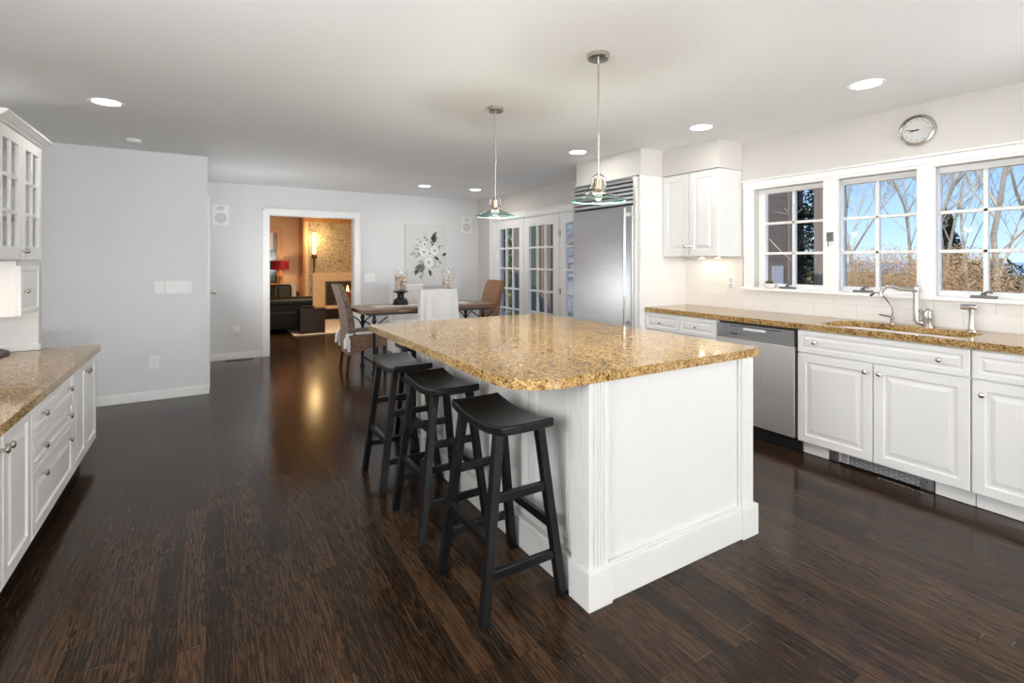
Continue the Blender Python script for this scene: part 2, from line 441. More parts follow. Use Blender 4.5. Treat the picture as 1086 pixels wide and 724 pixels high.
# ------------------------------------------------------------------ geometry helpers
class MB:
    def __init__(s):
        s.v, s.f, s.mi = [], [], []

    def add(s, vs, fs, mi=0):
        b = len(s.v)
        s.v += [tuple(p) for p in vs]
        s.f += [tuple(b + i for i in f) for f in fs]
        s.mi += [mi] * len(fs)
        return s

    def hexa(s, p, mi=0):
        return s.add(p, [(0, 3, 2, 1), (4, 5, 6, 7), (0, 1, 5, 4), (1, 2, 6, 5), (2, 3, 7, 6), (3, 0, 4, 7)], mi)

    def box(s, x0, x1, y0, y1, z0, z1, mi=0):
        return s.hexa([(x0, y0, z0), (x1, y0, z0), (x1, y1, z0), (x0, y1, z0), (x0, y0, z1), (x1, y0, z1), (x1, y1, z1), (x0, y1, z1)], mi)

    def bar(s, a, b, w, h=None, up=(0, 0, 1), mi=0, w2=None, h2=None):
        a, b = Vector(a), Vector(b)
        h = h or w
        w2, h2 = w2 or w, h2 or h
        d = (b - a).normalized()
        u = Vector(up)
        if abs(d.dot(u)) > .98:
            u = Vector((1, 0, 0))
        sx = d.cross(u).normalized()
        sy = sx.cross(d).normalized()
        q = []
        for c, ww, hh in ((a, w, h), (b, w2, h2)):
            q += [c - sx * ww / 2 - sy * hh / 2, c + sx * ww / 2 - sy * hh / 2, c + sx * ww / 2 + sy * hh / 2, c - sx * ww / 2 + sy * hh / 2]
        return s.hexa(q, mi)

    def leg(s, b, t, w, w2=None, mi=0):
        # square post whose ends stay level
        w2 = w2 or w
        q = []
        for c, ww in ((b, w), (t, w2)):
            q += [(c[0] - ww / 2, c[1] - ww / 2, c[2]), (c[0] + ww / 2, c[1] - ww / 2, c[2]), (c[0] + ww / 2, c[1] + ww / 2, c[2]), (c[0] - ww / 2, c[1] + ww / 2, c[2])]
        return s.hexa(q, mi)

    def tube(s, pts, r, n=8, mi=0):
        pts = [Vector(p) for p in pts]
        rs = r if isinstance(r, (list, tuple)) else [r] * len(pts)
        vs, fs = [], []
        ref = None
        for i, p in enumerate(pts):
            d = (pts[min(i + 1, len(pts) - 1)] - pts[max(i - 1, 0)]).normalized()
            if ref is None:
                ref = Vector((0, 0, 1)) if abs(d.z) < .9 else Vector((1, 0, 0))
            a = d.cross(ref)
            if a.length < 1e-4:
                a = d.cross(Vector((0, 1, 0)))
            a.normalize()
            b = a.cross(d).normalized()
            ref = b
            for k in range(n):
                t = 2 * PI * k / n
                vs.append(p + (a * math.cos(t) + b * math.sin(t)) * rs[i])
        for i in range(len(pts) - 1):
            for k in range(n):
                k2 = (k + 1) % n
                fs.append((i * n + k, i * n + k2, (i + 1) * n + k2, (i + 1) * n + k))
        fs.append(tuple(range(n))[::-1])
        fs.append(tuple(range((len(pts) - 1) * n, len(pts) * n)))
        return s.add(vs, fs, mi)

    def lathe(s, prof, c, n=24, axis=(0, 0, 1), mi=0, closed=False):
        ax = Vector(axis).normalized()
        a = ax.orthogonal().normalized()
        b = ax.cross(a)
        c = Vector(c)
        vs, fs = [], []
        for (r, z) in prof:
            for k in range(n):
                t = 2 * PI * k / n
                vs.append(c + ax * z + (a * math.cos(t) + b * math.sin(t)) * max(r, 1e-5))
        m = len(prof)
        for i in range(m if closed else m - 1):
            j = (i + 1) % m
            for k in range(n):
                k2 = (k + 1) % n
                fs.append((i * n + k, i * n + k2, j * n + k2, j * n + k))
        if not closed:
            fs.append(tuple(range(n))[::-1])
            fs.append(tuple(range((m - 1) * n, m * n)))
        return s.add(vs, fs, mi)

    def ball(s, c, r, n=12, sc=(1, 1, 1), mi=0):
        m = max(4, n // 2)
        vs, fs = [], []
        for i in range(m + 1):
            ph = -PI / 2 + PI * i / m
            for k in range(n):
                t = 2 * PI * k / n
                vs.append((c[0] + r * sc[0] * max(math.cos(ph), 1e-4) * math.cos(t), c[1] + r * sc[1] * max(math.cos(ph), 1e-4) * math.sin(t), c[2] + r * sc[2] * math.sin(ph)))
        for i in range(m):
            for k in range(n):
                k2 = (k + 1) % n
                fs.append((i * n + k, i * n + k2, (i + 1) * n + k2, (i + 1) * n + k))
        return s.add(vs, fs, mi)

    def prism(s, poly, P, d0, d1, mi=0):
        # poly in (u,w); P(u,w,d) -> xyz
        n = len(poly)
        vs = [P(u, w, d0) for u, w in poly] + [P(u, w, d1) for u, w in poly]
        fs = [tuple(range(n))[::-1], tuple(range(n, 2 * n))] + [(i, (i + 1) % n, n + (i + 1) % n, n + i) for i in range(n)]
        return s.add(vs, fs, mi)

    def rings(s, P, u0, u1, w0, w1, steps, mi=0):
        # nested rectangles: steps of (inset, depth)
        vs, fs = [], []
        for (i, d) in steps:
            vs += [P(u0 + i, w0 + i, d), P(u1 - i, w0 + i, d), P(u1 - i, w1 - i, d), P(u0 + i, w1 - i, d)]
        for r in range(len(steps) - 1):
            for k in range(4):
                k2 = (k + 1) % 4
                fs.append((r * 4 + k, r * 4 + k2, r * 4 + 4 + k2, r * 4 + 4 + k))
        fs.append((3, 2, 1, 0))
        L = (len(steps) - 1) * 4
        fs.append((L, L + 1, L + 2, L + 3))
        return s.add(vs, fs, mi)

    def build(s, name, mat, parent=None, bevel=0, smooth=False, seg=2, recalc=True, angle=35):
        me = bpy.data.meshes.new(name)
        org = Vector((0, 0, 0))
        if parent is not None:
            org = ORG.get(parent.name, Vector((0, 0, 0)))
        me.from_pydata([tuple(Vector(p) - org) for p in s.v], [], s.f)
        mats = mat if isinstance(mat, (list, tuple)) else [mat]
        for m in mats:
            me.materials.append(M[m])
        if len(mats) > 1:
            me.polygons.foreach_set('material_index', s.mi)
        me.update()
        if recalc:
            bm = bmesh.new()
            bm.from_mesh(me)
            bmesh.ops.recalc_face_normals(bm, faces=bm.faces)
            bm.to_mesh(me)
            bm.free()
        if smooth:
            me.polygons.foreach_set('use_smooth', [True] * len(me.polygons))
            try:
                me.set_sharp_from_angle(angle=math.radians(angle))
            except Exception:
                pass
        o = bpy.data.objects.new(name, me)
        COL.objects.link(o)
        if parent is not None:
            o.parent = parent
            ORG[o.name] = org
        else:
            ORG[o.name] = Vector((0, 0, 0))
        if bevel:
            b = o.modifiers.new('bevel', 'BEVEL')
            b.width = bevel
            b.segments = seg
            b.limit_method = 'ANGLE'
            b.angle_limit = math.radians(40)
        return o


ORG = {}


def tag(o, label=None, cat=None, group=None, kind=None):
    if label: o['label'] = label
    if cat: o['category'] = cat
    if group: o['group'] = group
    if kind: o['kind'] = kind
    return o


def thing(name, loc, label, cat, group=None):
    o = bpy.data.objects.new(name, None)
    o.empty_display_size = .1
    o.location = loc
    COL.objects.link(o)
    ORG[o.name] = Vector(loc)
    return tag(o, label, cat, group)


def struct(o, label=None):
    return tag(o, label, kind='structure')


def dup(root, loc, label=None, rotz=None, group=None):
    r = root.copy(); COL.objects.link(r)
    r.location = loc
    ORG[r.name] = Vector(loc)
    if rotz is not None: r.rotation_euler = (0, 0, rotz)
    if label: r['label'] = label
    if group: r['group'] = group
    def rec(src, dst):
        for ch in [c for c in bpy.data.objects if c.parent == src]:
            c = ch.copy(); COL.objects.link(c); c.parent = dst
            rec(ch, c)
    rec(root, r)
    return r


PXm = lambda xf: (lambda u, w, d: (xf - d, u, w))      # faces -x, u = y
PXp = lambda xf: (lambda u, w, d: (xf + d, u, w))      # faces +x
PYm = lambda yf: (lambda u, w, d: (u, yf - d, w))      # faces -y, u = x
DOOR = [(0, 0), (0, .017), (.003, .020), (.052, .020), (.058, .013), (.070, .012), (.092, .0185), (.094, .019)]
DRAW = [(0, 0), (0, .017), (.003, .020), (.030, .020), (.034, .014), (.042, .013), (.056, .0185), (.058, .019)]


def front(P, u0, u1, w0, w1, name, parent, steps=DOOR, mat='cab'):
    return MB().rings(P, u0, u1, w0, w1, steps).build(name, mat, parent)


def knob(P, u, w, parent, d=.019, mat='chrome', r=1.0):
    a, b = Vector(P(u, w, d)), Vector(P(u, w, d + 1))
    pr = [(.006, 0), (.005, .010), (.007, .013), (.0135, .017), (.0155, .022), (.0125, .027), (.005, .030), (.0, .0305)]
    return MB().lathe([(x * r, z * r) for x, z in pr], a, 16, b - a).build('knob', mat, parent, smooth=True)


# ------------------------------------------------------------------ room shell
Z0, ZC = 0.0, 2.40
struct(MB().box(-1.6, 4.30, -7.2, 13.0, -.12, 0).build('floor', 'floor'))
struct(MB().box(-1.6, 4.40, -7.2, 7.96, ZC, ZC + .2).build('ceiling', 'ceil'))
struct(MB().box(-1.6, 4.4, 7.96, 13.2, 2.75, 2.95).build('ceiling_living', 'peach'))
b = MB()
XR, XO = 4.10, 4.30
b.box(XR, XO, -7.2, .85, 0, ZC)
b.box(XR, XO, .85, 2.643, 0, 1.10)
b.box(XR, XO, .85, 2.643, 1.965, ZC)
b.box(XR + .02, XO, 1.395, 1.44, 1.10, 1.965)
b.box(XR + .02, XO, 1.995, 2.035, 1.10, 1.965)
b.box(XR, XO, 2.643, 4.58, 0, ZC)
b.box(XR, XO, 4.58, 7.29, 2.0, ZC)
b.box(XR, XO, 7.29, 7.96, 0, ZC)
struct(b.build('wall_right', 'wallw'))
b = MB()
b.box(.03, .772, 7.84, 7.96, 0, ZC)
b.box(.772, 1.965, 7.84, 7.96, 2.0, 2.8)
b.box(1.965, 4.10, 7.84, 7.96, 0, ZC)
b.box(-1.6, .772, 7.96, 8.0, 0, 2.8)
b.box(1.965, 4.3, 7.96, 8.0, 0, 2.8)
struct(b.build('wall_back', 'wall'))
struct(MB().box(-1.23, .026, 5.96, 7.96, 0, ZC).build('wall_hall', 'wall'))
struct(MB().box(-1.6, -1.23, -7.2, 7.96, 0, ZC).build('wall_left', 'wall'))
struct(MB().box(-1.6, 4.3, -7.2, -7.0, 0, ZC).build('wall_front', 'wall'))


def baseboard(name, pts):
    b = MB()
    for (x0, y0, x1, y1, nx, ny) in pts:
        for (t, z0, z1) in ((.016, 0, .078), (.010, .078, .092)):
            xs = sorted((x0, x1 + nx * t)) if nx else sorted((x0, x1))
            ys = sorted((y0, y1 + ny * t)) if ny else sorted((y0, y1))
            b.box(xs[0], xs[1], ys[0], ys[1], z0, z1)
    return struct(b.build(name, 'trim', bevel=.003))


baseboard('baseboard_hall', [(-1.22, 5.96, .026, 5.96, 0, -1), (.026, 5.96, .026, 6.16, 1, 0)])
baseboard('baseboard_back', [(.046, 7.84, .690, 7.84, 0, -1), (2.048, 7.84, 4.08, 7.84, 0, -1)])
# doorway casing to the living room
b = MB()
for (x0, x1) in ((.69, .778), (1.96, 2.048)):
    b.box(x0, x1, 7.816, 7.84, 0, 2.085)
    b.box(x0 + (.0 if x0 < 1 else .066), x0 + (.022 if x0 < 1 else .088), 7.806, 7.816, 0, 2.085)
b.box(.778, 1.96, 7.816, 7.84, 1.995, 2.085)
b.box(.69, 2.048, 7.806, 7.816, 2.062, 2.085)
b.box(.772, .786, 7.84, 8.0, 0, 2.0); b.box(1.952, 1.966, 7.84, 8.0, 0, 2.0); b.box(.786, 1.952, 7.84, 8.0, 1.985, 2.0)
struct(b.build('trim_doorway', 'trim', bevel=.003))
# door on the hall return (seen edge-on past the corner)
d5 = struct(MB().box(.026, .050, 6.26, 6.36, .01, 2.0).box(.026, .050, 6.96, 7.06, .01, 2.0).box(.026, .050, 6.36, 6.96, .01, .25).box(.026, .050, 6.36, 6.96, 1.9, 2.0).build('door_4', 'trim'))
MB().box(.027, .030, 6.36, 6.96, .25, 1.9).build('pane', 'glass', d5)  # glazing made up to go with the added side fill lamp
b = MB()
b.box(.026, .046, 6.17, 6.26, 0, 2.03); b.box(.026, .046, 7.06, 7.15, 0, 2.03); b.box(.026, .046, 6.26, 7.06, 2.0, 2.03)
b.build('door_casing', 'trim', d5, bevel=.003)
MB().lathe([(.026, 0), (.026, .004), (.009, .008), (.009, .03), (.024, .042), (.027, .055), (.018, .066), (0, .068)], (.050, 7.01, .96), 16, (1, 0, 0)).build('door_knob', 'chrome', d5, smooth=True)
t = thing('thermostat', (.026, 7.32, 1.44), 'small white thermostat projecting past the left wall corner', 'thermostat')
MB().box(.026, .052, 7.27, 7.37, 1.38, 1.49).build('housing', 'plastic', t, bevel=.006)
MB().box(.052, .054, 7.29, 7.35, 1.43, 1.47).build('display', 'plasticg', t)

# ------------------------------------------------------------------ kitchen windows
SX0, SX1 = 4.165, 4.215
for n, (y0, y1, yi0, yi1) in enumerate([(2.045, 2.643, 2.098, 2.585), (1.44, 2.01, 1.494, 1.970), (.85, 1.41, .905, 1.370)]):
    w = MB()
    w.box(SX0, SX1, y0, yi0, 1.10, 1.965); w.box(SX0, SX1, yi1, y1, 1.10, 1.965)
    w.box(SX0, SX1, yi0, yi1, 1.10, 1.152); w.box(SX0, SX1, yi0, yi1, 1.925, 1.965)
    win = struct(w.build('window_%d' % (n + 1), 'trim', bevel=.003))
    g = MB()
    ym = (yi0 + yi1) / 2
    g.box(SX0 + .008, SX1 - .008, ym - .012, ym + .012, 1.152, 1.925)
    for k in (1, 2):
        z = 1.152 + k * (1.925 - 1.152) / 3
        g.box(SX0 + .008, SX1 - .008, yi0, yi1, z - .011, z + .011)
    g.build('muntin', 'trim', win, bevel=.003)
    MB().box(4.188, 4.193, yi0, yi1, 1.152, 1.925).build('pane', 'glass', win)
b = MB()
b.box(4.082, XR, 2.643, 2.735, 1.115, 1.965)                   # left casing
b.box(4.082, XR + .02, 1.368, 1.464, 1.115, 1.965)
b.box(4.074, 4.082, 1.385, 1.447, 1.115, 1.965)
b.box(4.082, XR + .02, 1.960, 2.063, 1.115, 1.965)
b.box(4.082, XR, .76, .85, 1.115, 1.965)
b.box(4.080, XR, .76, 2.735, 1.965, 2.035)
b.box(4.066, XR, .75, 2.745, 2.035, 2.050)
b.box(4.072, XR, .75, 2.742, 1.985, 1.993)
struct(b.build('trim_window_casing', 'trim', bevel=.003))
struct(MB().box(4.055, 4.17, .74, 2.745, 1.09, 1.115).build('trim_window_sill', 'trim', bevel=.005))
for n, yc in enumerate((2.36, 1.80, 1.13)):
    lab = ['in front of the left kitchen window', 'below the middle kitchen window', 'below the right kitchen window'][n]
    t = thing('window_crank', (4.11, yc, 1.115), 'dark grey metal window crank on the sill ' + lab, 'window crank', 'window cranks on the sill')
    MB().box(4.095, 4.135, yc - .062, yc + .062, 1.115, 1.131).build('base_plate', 'gunmetal', t, bevel=.004)
    MB().lathe([(.015, 0), (.013, .012), (.008, .02)], (4.112, yc, 1.131), 12).tube([(4.112, yc, 1.145), (4.100, yc - .02, 1.156), (4.098, yc - .045, 1.152)], .006, 8).build('handle', 'gunmetal', t, smooth=True)
t = thing('sash_lock', (4.074, 2.01, 1.53), 'small grey sash lock on the post between left and middle windows', 'lock')
MB().box(4.066, 4.082, 1.985, 2.03, 1.495, 1.565).build('plate', 'gunmetal', t, bevel=.003)
MB().tube([(4.062, 2.0, 1.535), (4.058, 2.012, 1.50), (4.064, 2.018, 1.455)], .004, 6).build('lever', 'gunmetal', t, smooth=True)
# bowl of succulents on the sill
t = thing('planter_bowl', (4.109, 2.51, 1.115), 'small white bowl of succulents at the left end of the window sill', 'planter')
MB().lathe([(.024, 0), (.040, .006), (.051, .024), (.053, .038), (.048, .038), (.045, .027), (0, .025)], (4.109, 2.51, 1.115), 20).build('bowl', 'granwhite', t, smooth=True)
for (dx, dy, rd) in ((0, .02, .02), (.008, -.012, .016), (-.012, .002, .015)):
    q = MB()
    for k in range(9):
        a = k * 2.4
        q.tube([(4.109 + dx, 2.51 + dy, 1.139), (4.109 + dx + rd * .6 * math.cos(a), 2.51 + dy + rd * .6 * math.sin(a), 1.152 + k * .002), (4.109 + dx + rd * math.cos(a), 2.51 + dy + rd * math.sin(a), 1.158 + k * .003)], [.004, .005, .001], 6)
    q.build('succulent', 'succulent', t, smooth=True)

# ------------------------------------------------------------------ french doors
for n, (y0, y1) in enumerate([(6.385, 7.25), (5.505, 6.375), (4.62, 5.485)]):
    sx = (y1 - y0 - .605) / 2
    gy0, gy1 = y0 + sx, y1 - sx
    b = MB()
    b.box(4.112, 4.156, y0, gy0, .01, 1.985); b.box(4.112, 4.156, gy1, y1, .01, 1.985)
    b.box(4.112, 4.156, gy0, gy1, .01, .275); b.box(4.112, 4.156, gy0, gy1, 1.855, 1.985)
    dr = struct(b.build('door_%d' % (n + 1), 'trim', bevel=.002))
    g = MB()
    for k in (1, 2):
        y = gy0 + (gy1 - gy0) * k / 3
        g.box(4.118, 4.150, y - .013, y + .013, .275, 1.855)
    for k in range(1, 5):
        z = .275 + (1.855 - .275) * k / 5
        g.box(4.1185, 4.1495, gy0, gy1, z - .013, z + .013)
    g.build('muntin', 'trim', dr)
    MB().box(4.131, 4.136, gy0, gy1, .275, 1.855).build('pane', 'glass', dr)
    if n == 2:
        for z in (.28, .93, 1.72):
            MB().lathe([(.007, -.045), (.007, .045)], (4.104, y1 + .005, z), 8).box(4.106, 4.112, y1 - .03, y1 + .02, z - .04, z + .04).build('hinge', 'nickel', dr)
b = MB()
b.box(4.08, XR, 7.29, 7.40, 0, 2.0); b.box(4.08, XR, 4.5, 7.40, 2.0, 2.09); b.box(4.068, 4.08, 4.5, 7.41, 2.07, 2.09)
b.box(4.10, 4.16, 7.25, 7.29, 0, 2.0); b.box(4.10, 4.16, 4.58, 7.29, 1.985, 2.0)
b.box(4.10, 4.11, 5.478, 5.512, 0, 1.99); b.box(4.105, 4.16, 4.58, 4.62, 0, 2.0)
struct(b.build('trim_french_doors', 'trim', bevel=.003))

# ------------------------------------------------------------------ soffit above fridge and wall cabinet
b = MB()
b.box(3.47, XR, 3.37, 4.325, 2.165, ZC)
b.box(3.76, XR, 2.76, 3.37, 2.165, ZC)
b.box(3.755, XR, 2.755, 3.37, 2.150, 2.165)
b.box(3.465, XR, 3.37, 4.328, 2.150, 2.165)
struct(b.build('trim_soffit', 'wallw', bevel=.002))

# ------------------------------------------------------------------ backsplash
b = MB()
b.box(4.088, XR, .15, 2.745, .914, 1.09)
b.box(4.088, XR, 2.745, 3.37, .914, 1.385)
struct(b.build('trim_backsplash', 'tile'))

# ------------------------------------------------------------------ right run of base cabinets
XF = 3.545
PR = PXm(XF)


def carcass(name, y0, y1, label, toe='cab', ztop=.872):
    t = thing(name, (3.82, (y0 + y1) / 2, 0), label, 'cabinet')
    b = MB().box(XF, 4.095, y0 + .001, y1 - .001, .098, ztop)
    b.build('carcass', 'cab', t)
    return t


t = thing('sink_cabinet', (3.82, 1.485, 0), 'white base cabinet with two raised panel doors under the sink', 'cabinet')
b = MB()
b.box(XF, XF + .02, 1.022, 1.950, .098, .872); b.box(XF + .02, 4.085, 1.022, 1.042, .098, .872); b.box(XF + .02, 4.085, 1.930, 1.950, .098, .872); b.box(XF + .02, 4.085, 1.042, 1.930, .098, .118)
b.build('carcass', 'cab', t)
f = front(PR, 1.024, 1.949, .716, .866, 'false_drawer_front', t, DRAW)
knob(PR, 1.835, .795, f); knob(PR, 1.155, .792, f)
f = front(PR, 1.024, 1.4835, .100, .707, 'door', t); knob(PR, 1.447, .655, f)
f = front(PR, 1.4895, 1.949, .100, .707, 'door', t); knob(PR, 1.527, .655, f)
MB().box(3.60, 3.615, 1.022, 1.199, .004, .098).build('toe_kick', 'cab', t)
MB().box(3.60, 3.615, 1.781, 1.950, .004, .098).build('toe_kick', 'cab', t)
h = thing('toe_kick_heater', (3.6, 1.5, 0), 'metal grille of the toe kick heater below the sink cabinet', 'heater')
MB().box(3.612, 3.66, 1.20, 1.78, .006, .094).build('housing', 'black', h)
MB().box(3.598, 3.612, 1.27, 1.70, .014, .090).build('grille', 'wire', h)
for (ya, yb) in ((1.207, 1.27), (1.715, 1.773)):
    p = MB().box(3.599, 3.612, ya, yb, .006, .096).build('end_plate', 'steel', h, bevel=.002)
    MB().lathe([(.006, 0), (.006, .003)], (3.599, (ya + yb) / 2, .055), 10, (-1, 0, 0)).build('screw', 'gunmetal', p)
q = MB().box(3.596, 3.599, 1.655, 1.712, .018, .088)
q.build('switch_panel', 'plasticg', h)
q = MB()
for z in (.030, .045, .06, .075):
    q.box(3.593, 3.596, 1.663, 1.702, z - .003, z + .003)
q.build('switch', 'black', h)
s_ = MB().bar((3.55, 1.47, .006), (3.535, 1.235, .006), .012, .008).bar((3.545, 1.40, .012), (3.538, 1.29, .012), .006, .006).build('metal_strip', 'nickel')
tag(s_, 'thin loose metal strip lying on the floor before the toe kick grille', 'strip')

t = carcass('corner_cabinet', .22, 1.019, 'white base cabinet at the right edge beside the sink cabinet')
f = front(PR, .224, 1.016, .716, .866, 'drawer', t, DRAW)
f = front(PR, .622, 1.016, .100, .707, 'door', t); knob(PR, .972, .635, f)
front(PR, .224, .616, .100, .707, 'door', t)
MB().box(3.60, 3.615, .222, 1.018, .004, .098).build('toe_kick', 'cab', t)

t = carcass('drawer_cabinet', 2.598, 3.37, 'white drawer cabinet between the fridge panel and the dishwasher')
for (ya, yb) in ((2.984, 3.366), (2.602, 2.980)):
    for (za, zb) in ((.716, .866), (.416, .707), (.10, .407)):
        f = front(PR, ya, yb, za, zb, 'drawer', t, DRAW)
        knob(PR, (ya + yb) / 2, (za + zb) / 2 if zb > .8 else zb - .045, f)
MB().box(3.60, 3.615, 2.60, 3.368, .004, .098).build('toe_kick', 'cab', t)

# dishwasher
t = thing('dishwasher', (3.82, 2.275, 0), 'stainless steel dishwasher with black toe kick under the granite counter', 'dishwasher')
MB().box(XF + .02, 4.08, 1.956, 2.594, .09, .868).build('tub', 'black', t)
MB().box(XF - .022, XF + .02, 1.972, 2.586, .105, .742).build('door', 'steelv', t, bevel=.004)
cp = MB()
cp.box(XF - .022, XF + .02, 1.972, 2.586, .745, .756)
cp.box(XF - .022, XF + .02, 1.972, 2.055, .756, .855); cp.box(XF - .022, XF + .02, 2.50, 2.586, .756, .855)
cp.box(XF - .022, XF + .02, 2.055, 2.50, .842, .855)
cp.box(XF - .010, XF + .02, 2.055, 2.50, .756, .842)
cp = cp.build('control_panel', 'steel', t)
MB().box(XF - .014, XF - .010, 2.07, 2.485, .836, .842).build('handle_lip', 'black', cp)
MB().box(XF - .0118, XF - .010, 2.19, 2.37, .815, .832).build('display', 'plastic', cp)
bd = MB()
for i, (y, w_) in enumerate(((2.478, .012), (2.463, .008), (2.450, .010), (2.437, .008), (2.425, .012))):
    bd.box(XF - .0118, XF - .010, y - w_ / 2, y + w_ / 2, .772 + (.002 if i % 2 else 0), .782)
bd.build('badge', 'black', cp)
MB().box(3.585, 3.60, 1.956, 2.594, .004, .10).build('toe_kick', 'black', t)

# counter with sink cut-out
def rr(x0, x1, y0, y1, r, n=6):
    pts = []
    rs = r if isinstance(r, (list, tuple)) else [r] * 4
    for (cx, cy, a0, q) in ((x1 - rs[0], y1 - rs[0], 0, rs[0]), (x0 + rs[1], y1 - rs[1], PI / 2, rs[1]), (x0 + rs[2], y0 + rs[2], PI, rs[2]), (x1 - rs[3], y0 + rs[3], 3 * PI / 2, rs[3])):
        m = n if q < .1 else n * 3
        for k in range(m + 1):
            a = a0 + PI / 2 * k / m
            pts.append((cx + q * math.cos(a), cy + q * math.sin(a)))
    return pts


def slab(name, outer, hole, z0, z1, mat, parent=None, bev=.006):
    bm = bmesh.new()
    loops = [outer] + ([hole] if hole else [])
    for lp in loops:
        vs = [bm.verts.new((x, y, z0)) for x, y in lp]
        for i in range(len(vs)):
            bm.edges.new((vs[i], vs[(i + 1) % len(vs)]))
    bmesh.ops.triangle_fill(bm, use_beauty=True, use_dissolve=False, edges=bm.edges[:])
    ret = bmesh.ops.extrude_face_region(bm, geom=bm.faces[:])
    for g in ret['geom']:
        if isinstance(g, bmesh.types.BMVert):
            g.co.z = z1
    bmesh.ops.recalc_face_normals(bm, faces=bm.faces)
    me = bpy.data.meshes.new(name)
    bm.to_mesh(me); bm.free()
    me.materials.append(M[mat])
    o = bpy.data.objects.new(name, me)
    COL.objects.link(o)
    ORG[o.name] = Vector((0, 0, 0))
    if bev:
        m = o.modifiers.new('bevel', 'BEVEL')
        m.width = bev; m.segments = 4; m.limit_method = 'ANGLE'; m.angle_limit = math.radians(50)
    return o


o = slab('granite_counter', rr(3.515, 4.088, .15, 3.368, .004, 2), rr(3.572, 3.985, 1.075, 1.86, .11, 4), .874, .914, 'granite', bev=.010)
tag(o, 'long tan granite counter along the window wall with undermount sink cutout', 'countertop')
b = MB()
ro, ri = rr(3.569, 3.992, 1.062, 1.872, .12, 5), rr(3.576, 3.981, 1.079, 1.856, .11, 5)
rb, n_ = rr(3.60, 3.955, 1.105, 1.83, .10, 5), None
n_ = len(ro)
vs = [(x, y, .872) for x, y in ro] + [(x, y, .872) for x, y in ri] + [(x, y, .70) for x, y in rb] + [(x, y, .69) for x, y in ro]
fs = []
for a_, b_ in ((0, 1), (1, 2), (0, 3)):
    for i in range(n_):
        j = (i + 1) % n_
        fs.append((a_ * n_ + i, a_ * n_ + j, b_ * n_ + j, b_ * n_ + i))
fs.append(tuple(range(2 * n_, 3 * n_))); fs.append(tuple(range(3 * n_, 4 * n_)))
t = thing('sink', (3.77, 1.475, .70), 'white undermount sink basin set in the granite counter', 'sink')
MB().add(vs, fs).build('basin', 'granwhite', t, smooth=True)
MB().lathe([(.045, .001), (.045, .004), (.03, .004), (.028, .002), (0, .002)], (3.775, 1.475, .70), 20).build('drain', 'chrome', t, smooth=True)

# faucet
t = thing('kitchen_faucet', (4.03, 1.385, .914), 'brushed nickel kitchen faucet with angled spout behind the sink', 'faucet')
MB().lathe([(.034, 0), (.034, .006), (.027, .010), (.027, .060), (.029, .064), (.029, .070), (.027, .074), (.027, .098), (.022, .112), (.010, .120), (0, .121)], (4.03, 1.385, .914), 24).build('body', 'nickel', t, smooth=True)
MB().tube([(4.03, 1.385, 1.022), (4.028, 1.398, 1.034), (4.020, 1.415, 1.022), (4.012, 1.428, .985)], [.010, .009, .007, .006], 10).ball((4.012, 1.428, .985), .008, 10).build('handle', 'nickel', t, smooth=True)
sp = MB()
sp.tube([(4.03, 1.375, .940), (4.022, 1.41, .940), (4.014, 1.432, .942), (4.01, 1.440, .952), (4.01, 1.440, .97), (4.01, 1.440, 1.150)], .0165, 14)
sp.lathe([(.0195, 0), (.0195, .012)], (4.01, 1.440, 1.030), 14).lathe([(.022, 0), (.024, .006), (.022, .034), (.012, .044), (.006, .052), (0, .055)], (4.01, 1.440, 1.140), 16)
sp.build('riser', 'nickel', t, smooth=True)
MB().tube([(4.01, 1.440, 1.158), (3.985, 1.475, 1.158), (3.96, 1.510, 1.160), (3.945, 1.535, 1.170), (3.932, 1.555, 1.178), (3.918, 1.577, 1.172), (3.908, 1.592, 1.152), (3.903, 1.600, 1.125)], [.0145, .0145, .0145, .0145, .0145, .0145, .0135, .0125], 12).lathe([(.014, 0), (.014, .014)], (3.903, 1.600, 1.112), 12).build('spout', 'nickel', t, smooth=True)
t = thing('filtered_water_tap', (4.03, 1.583, .914), 'thin curved chrome water tap left of the kitchen faucet', 'tap')
MB().lathe([(.016, 0), (.016, .004), (.012, .008), (.012, .045), (.008, .050)], (4.03, 1.583, .914), 16).build('base', 'chrome', t, smooth=True)
MB().tube([(4.03, 1.583, .96), (4.028, 1.578, 1.00), (4.022, 1.582, 1.03), (4.005, 1.602, 1.075), (3.99, 1.624, 1.11), (3.978, 1.64, 1.128), (3.966, 1.658, 1.125)], .0055, 8).build('gooseneck', 'chrome', t, smooth=True)
MB().tube([(3.966, 1.658, 1.127), (3.95, 1.682, 1.103)], [.004, .009], 8).build('outlet_tip', 'black', t, smooth=True)
MB().tube([(4.03, 1.585, .962), (4.01, 1.62, .968), (3.995, 1.65, .975)], [.005, .006, .004], 8).build('lever', 'gunmetal', t, smooth=True)
t = thing('spray_handle', (4.03, 1.165, .914), 'nickel side spray with a horizontal head on the right of the sink', 'sprayer')
MB().lathe([(.030, 0), (.030, .005), (.017, .012), (.0155, .03), (.012, .05), (.0125, .10), (.015, .135)], (4.03, 1.165, .914), 18).build('stem', 'nickel', t, smooth=True)
MB().lathe([(.014, 0), (.0175, .004), (.0175, .07), (.015, .074), (0, .075)], (4.008, 1.212, 1.062), 16, (.35, -.94, 0)).build('spray_head', 'nickel', t, smooth=True)
t = thing('wall_outlet', (4.088, 2.86, 1.145), 'white outlet plate on the tiled backsplash left of the windows', 'outlet')
MB().box(4.082, 4.088, 2.82, 2.90, 1.085, 1.205).build('plate', 'plastic', t, bevel=.003)
MB().box(4.079, 4.082, 2.842, 2.878, 1.10, 1.14).box(4.079, 4.082, 2.842, 2.878, 1.15, 1.19).build('socket', 'plasticg', t, bevel=.002)

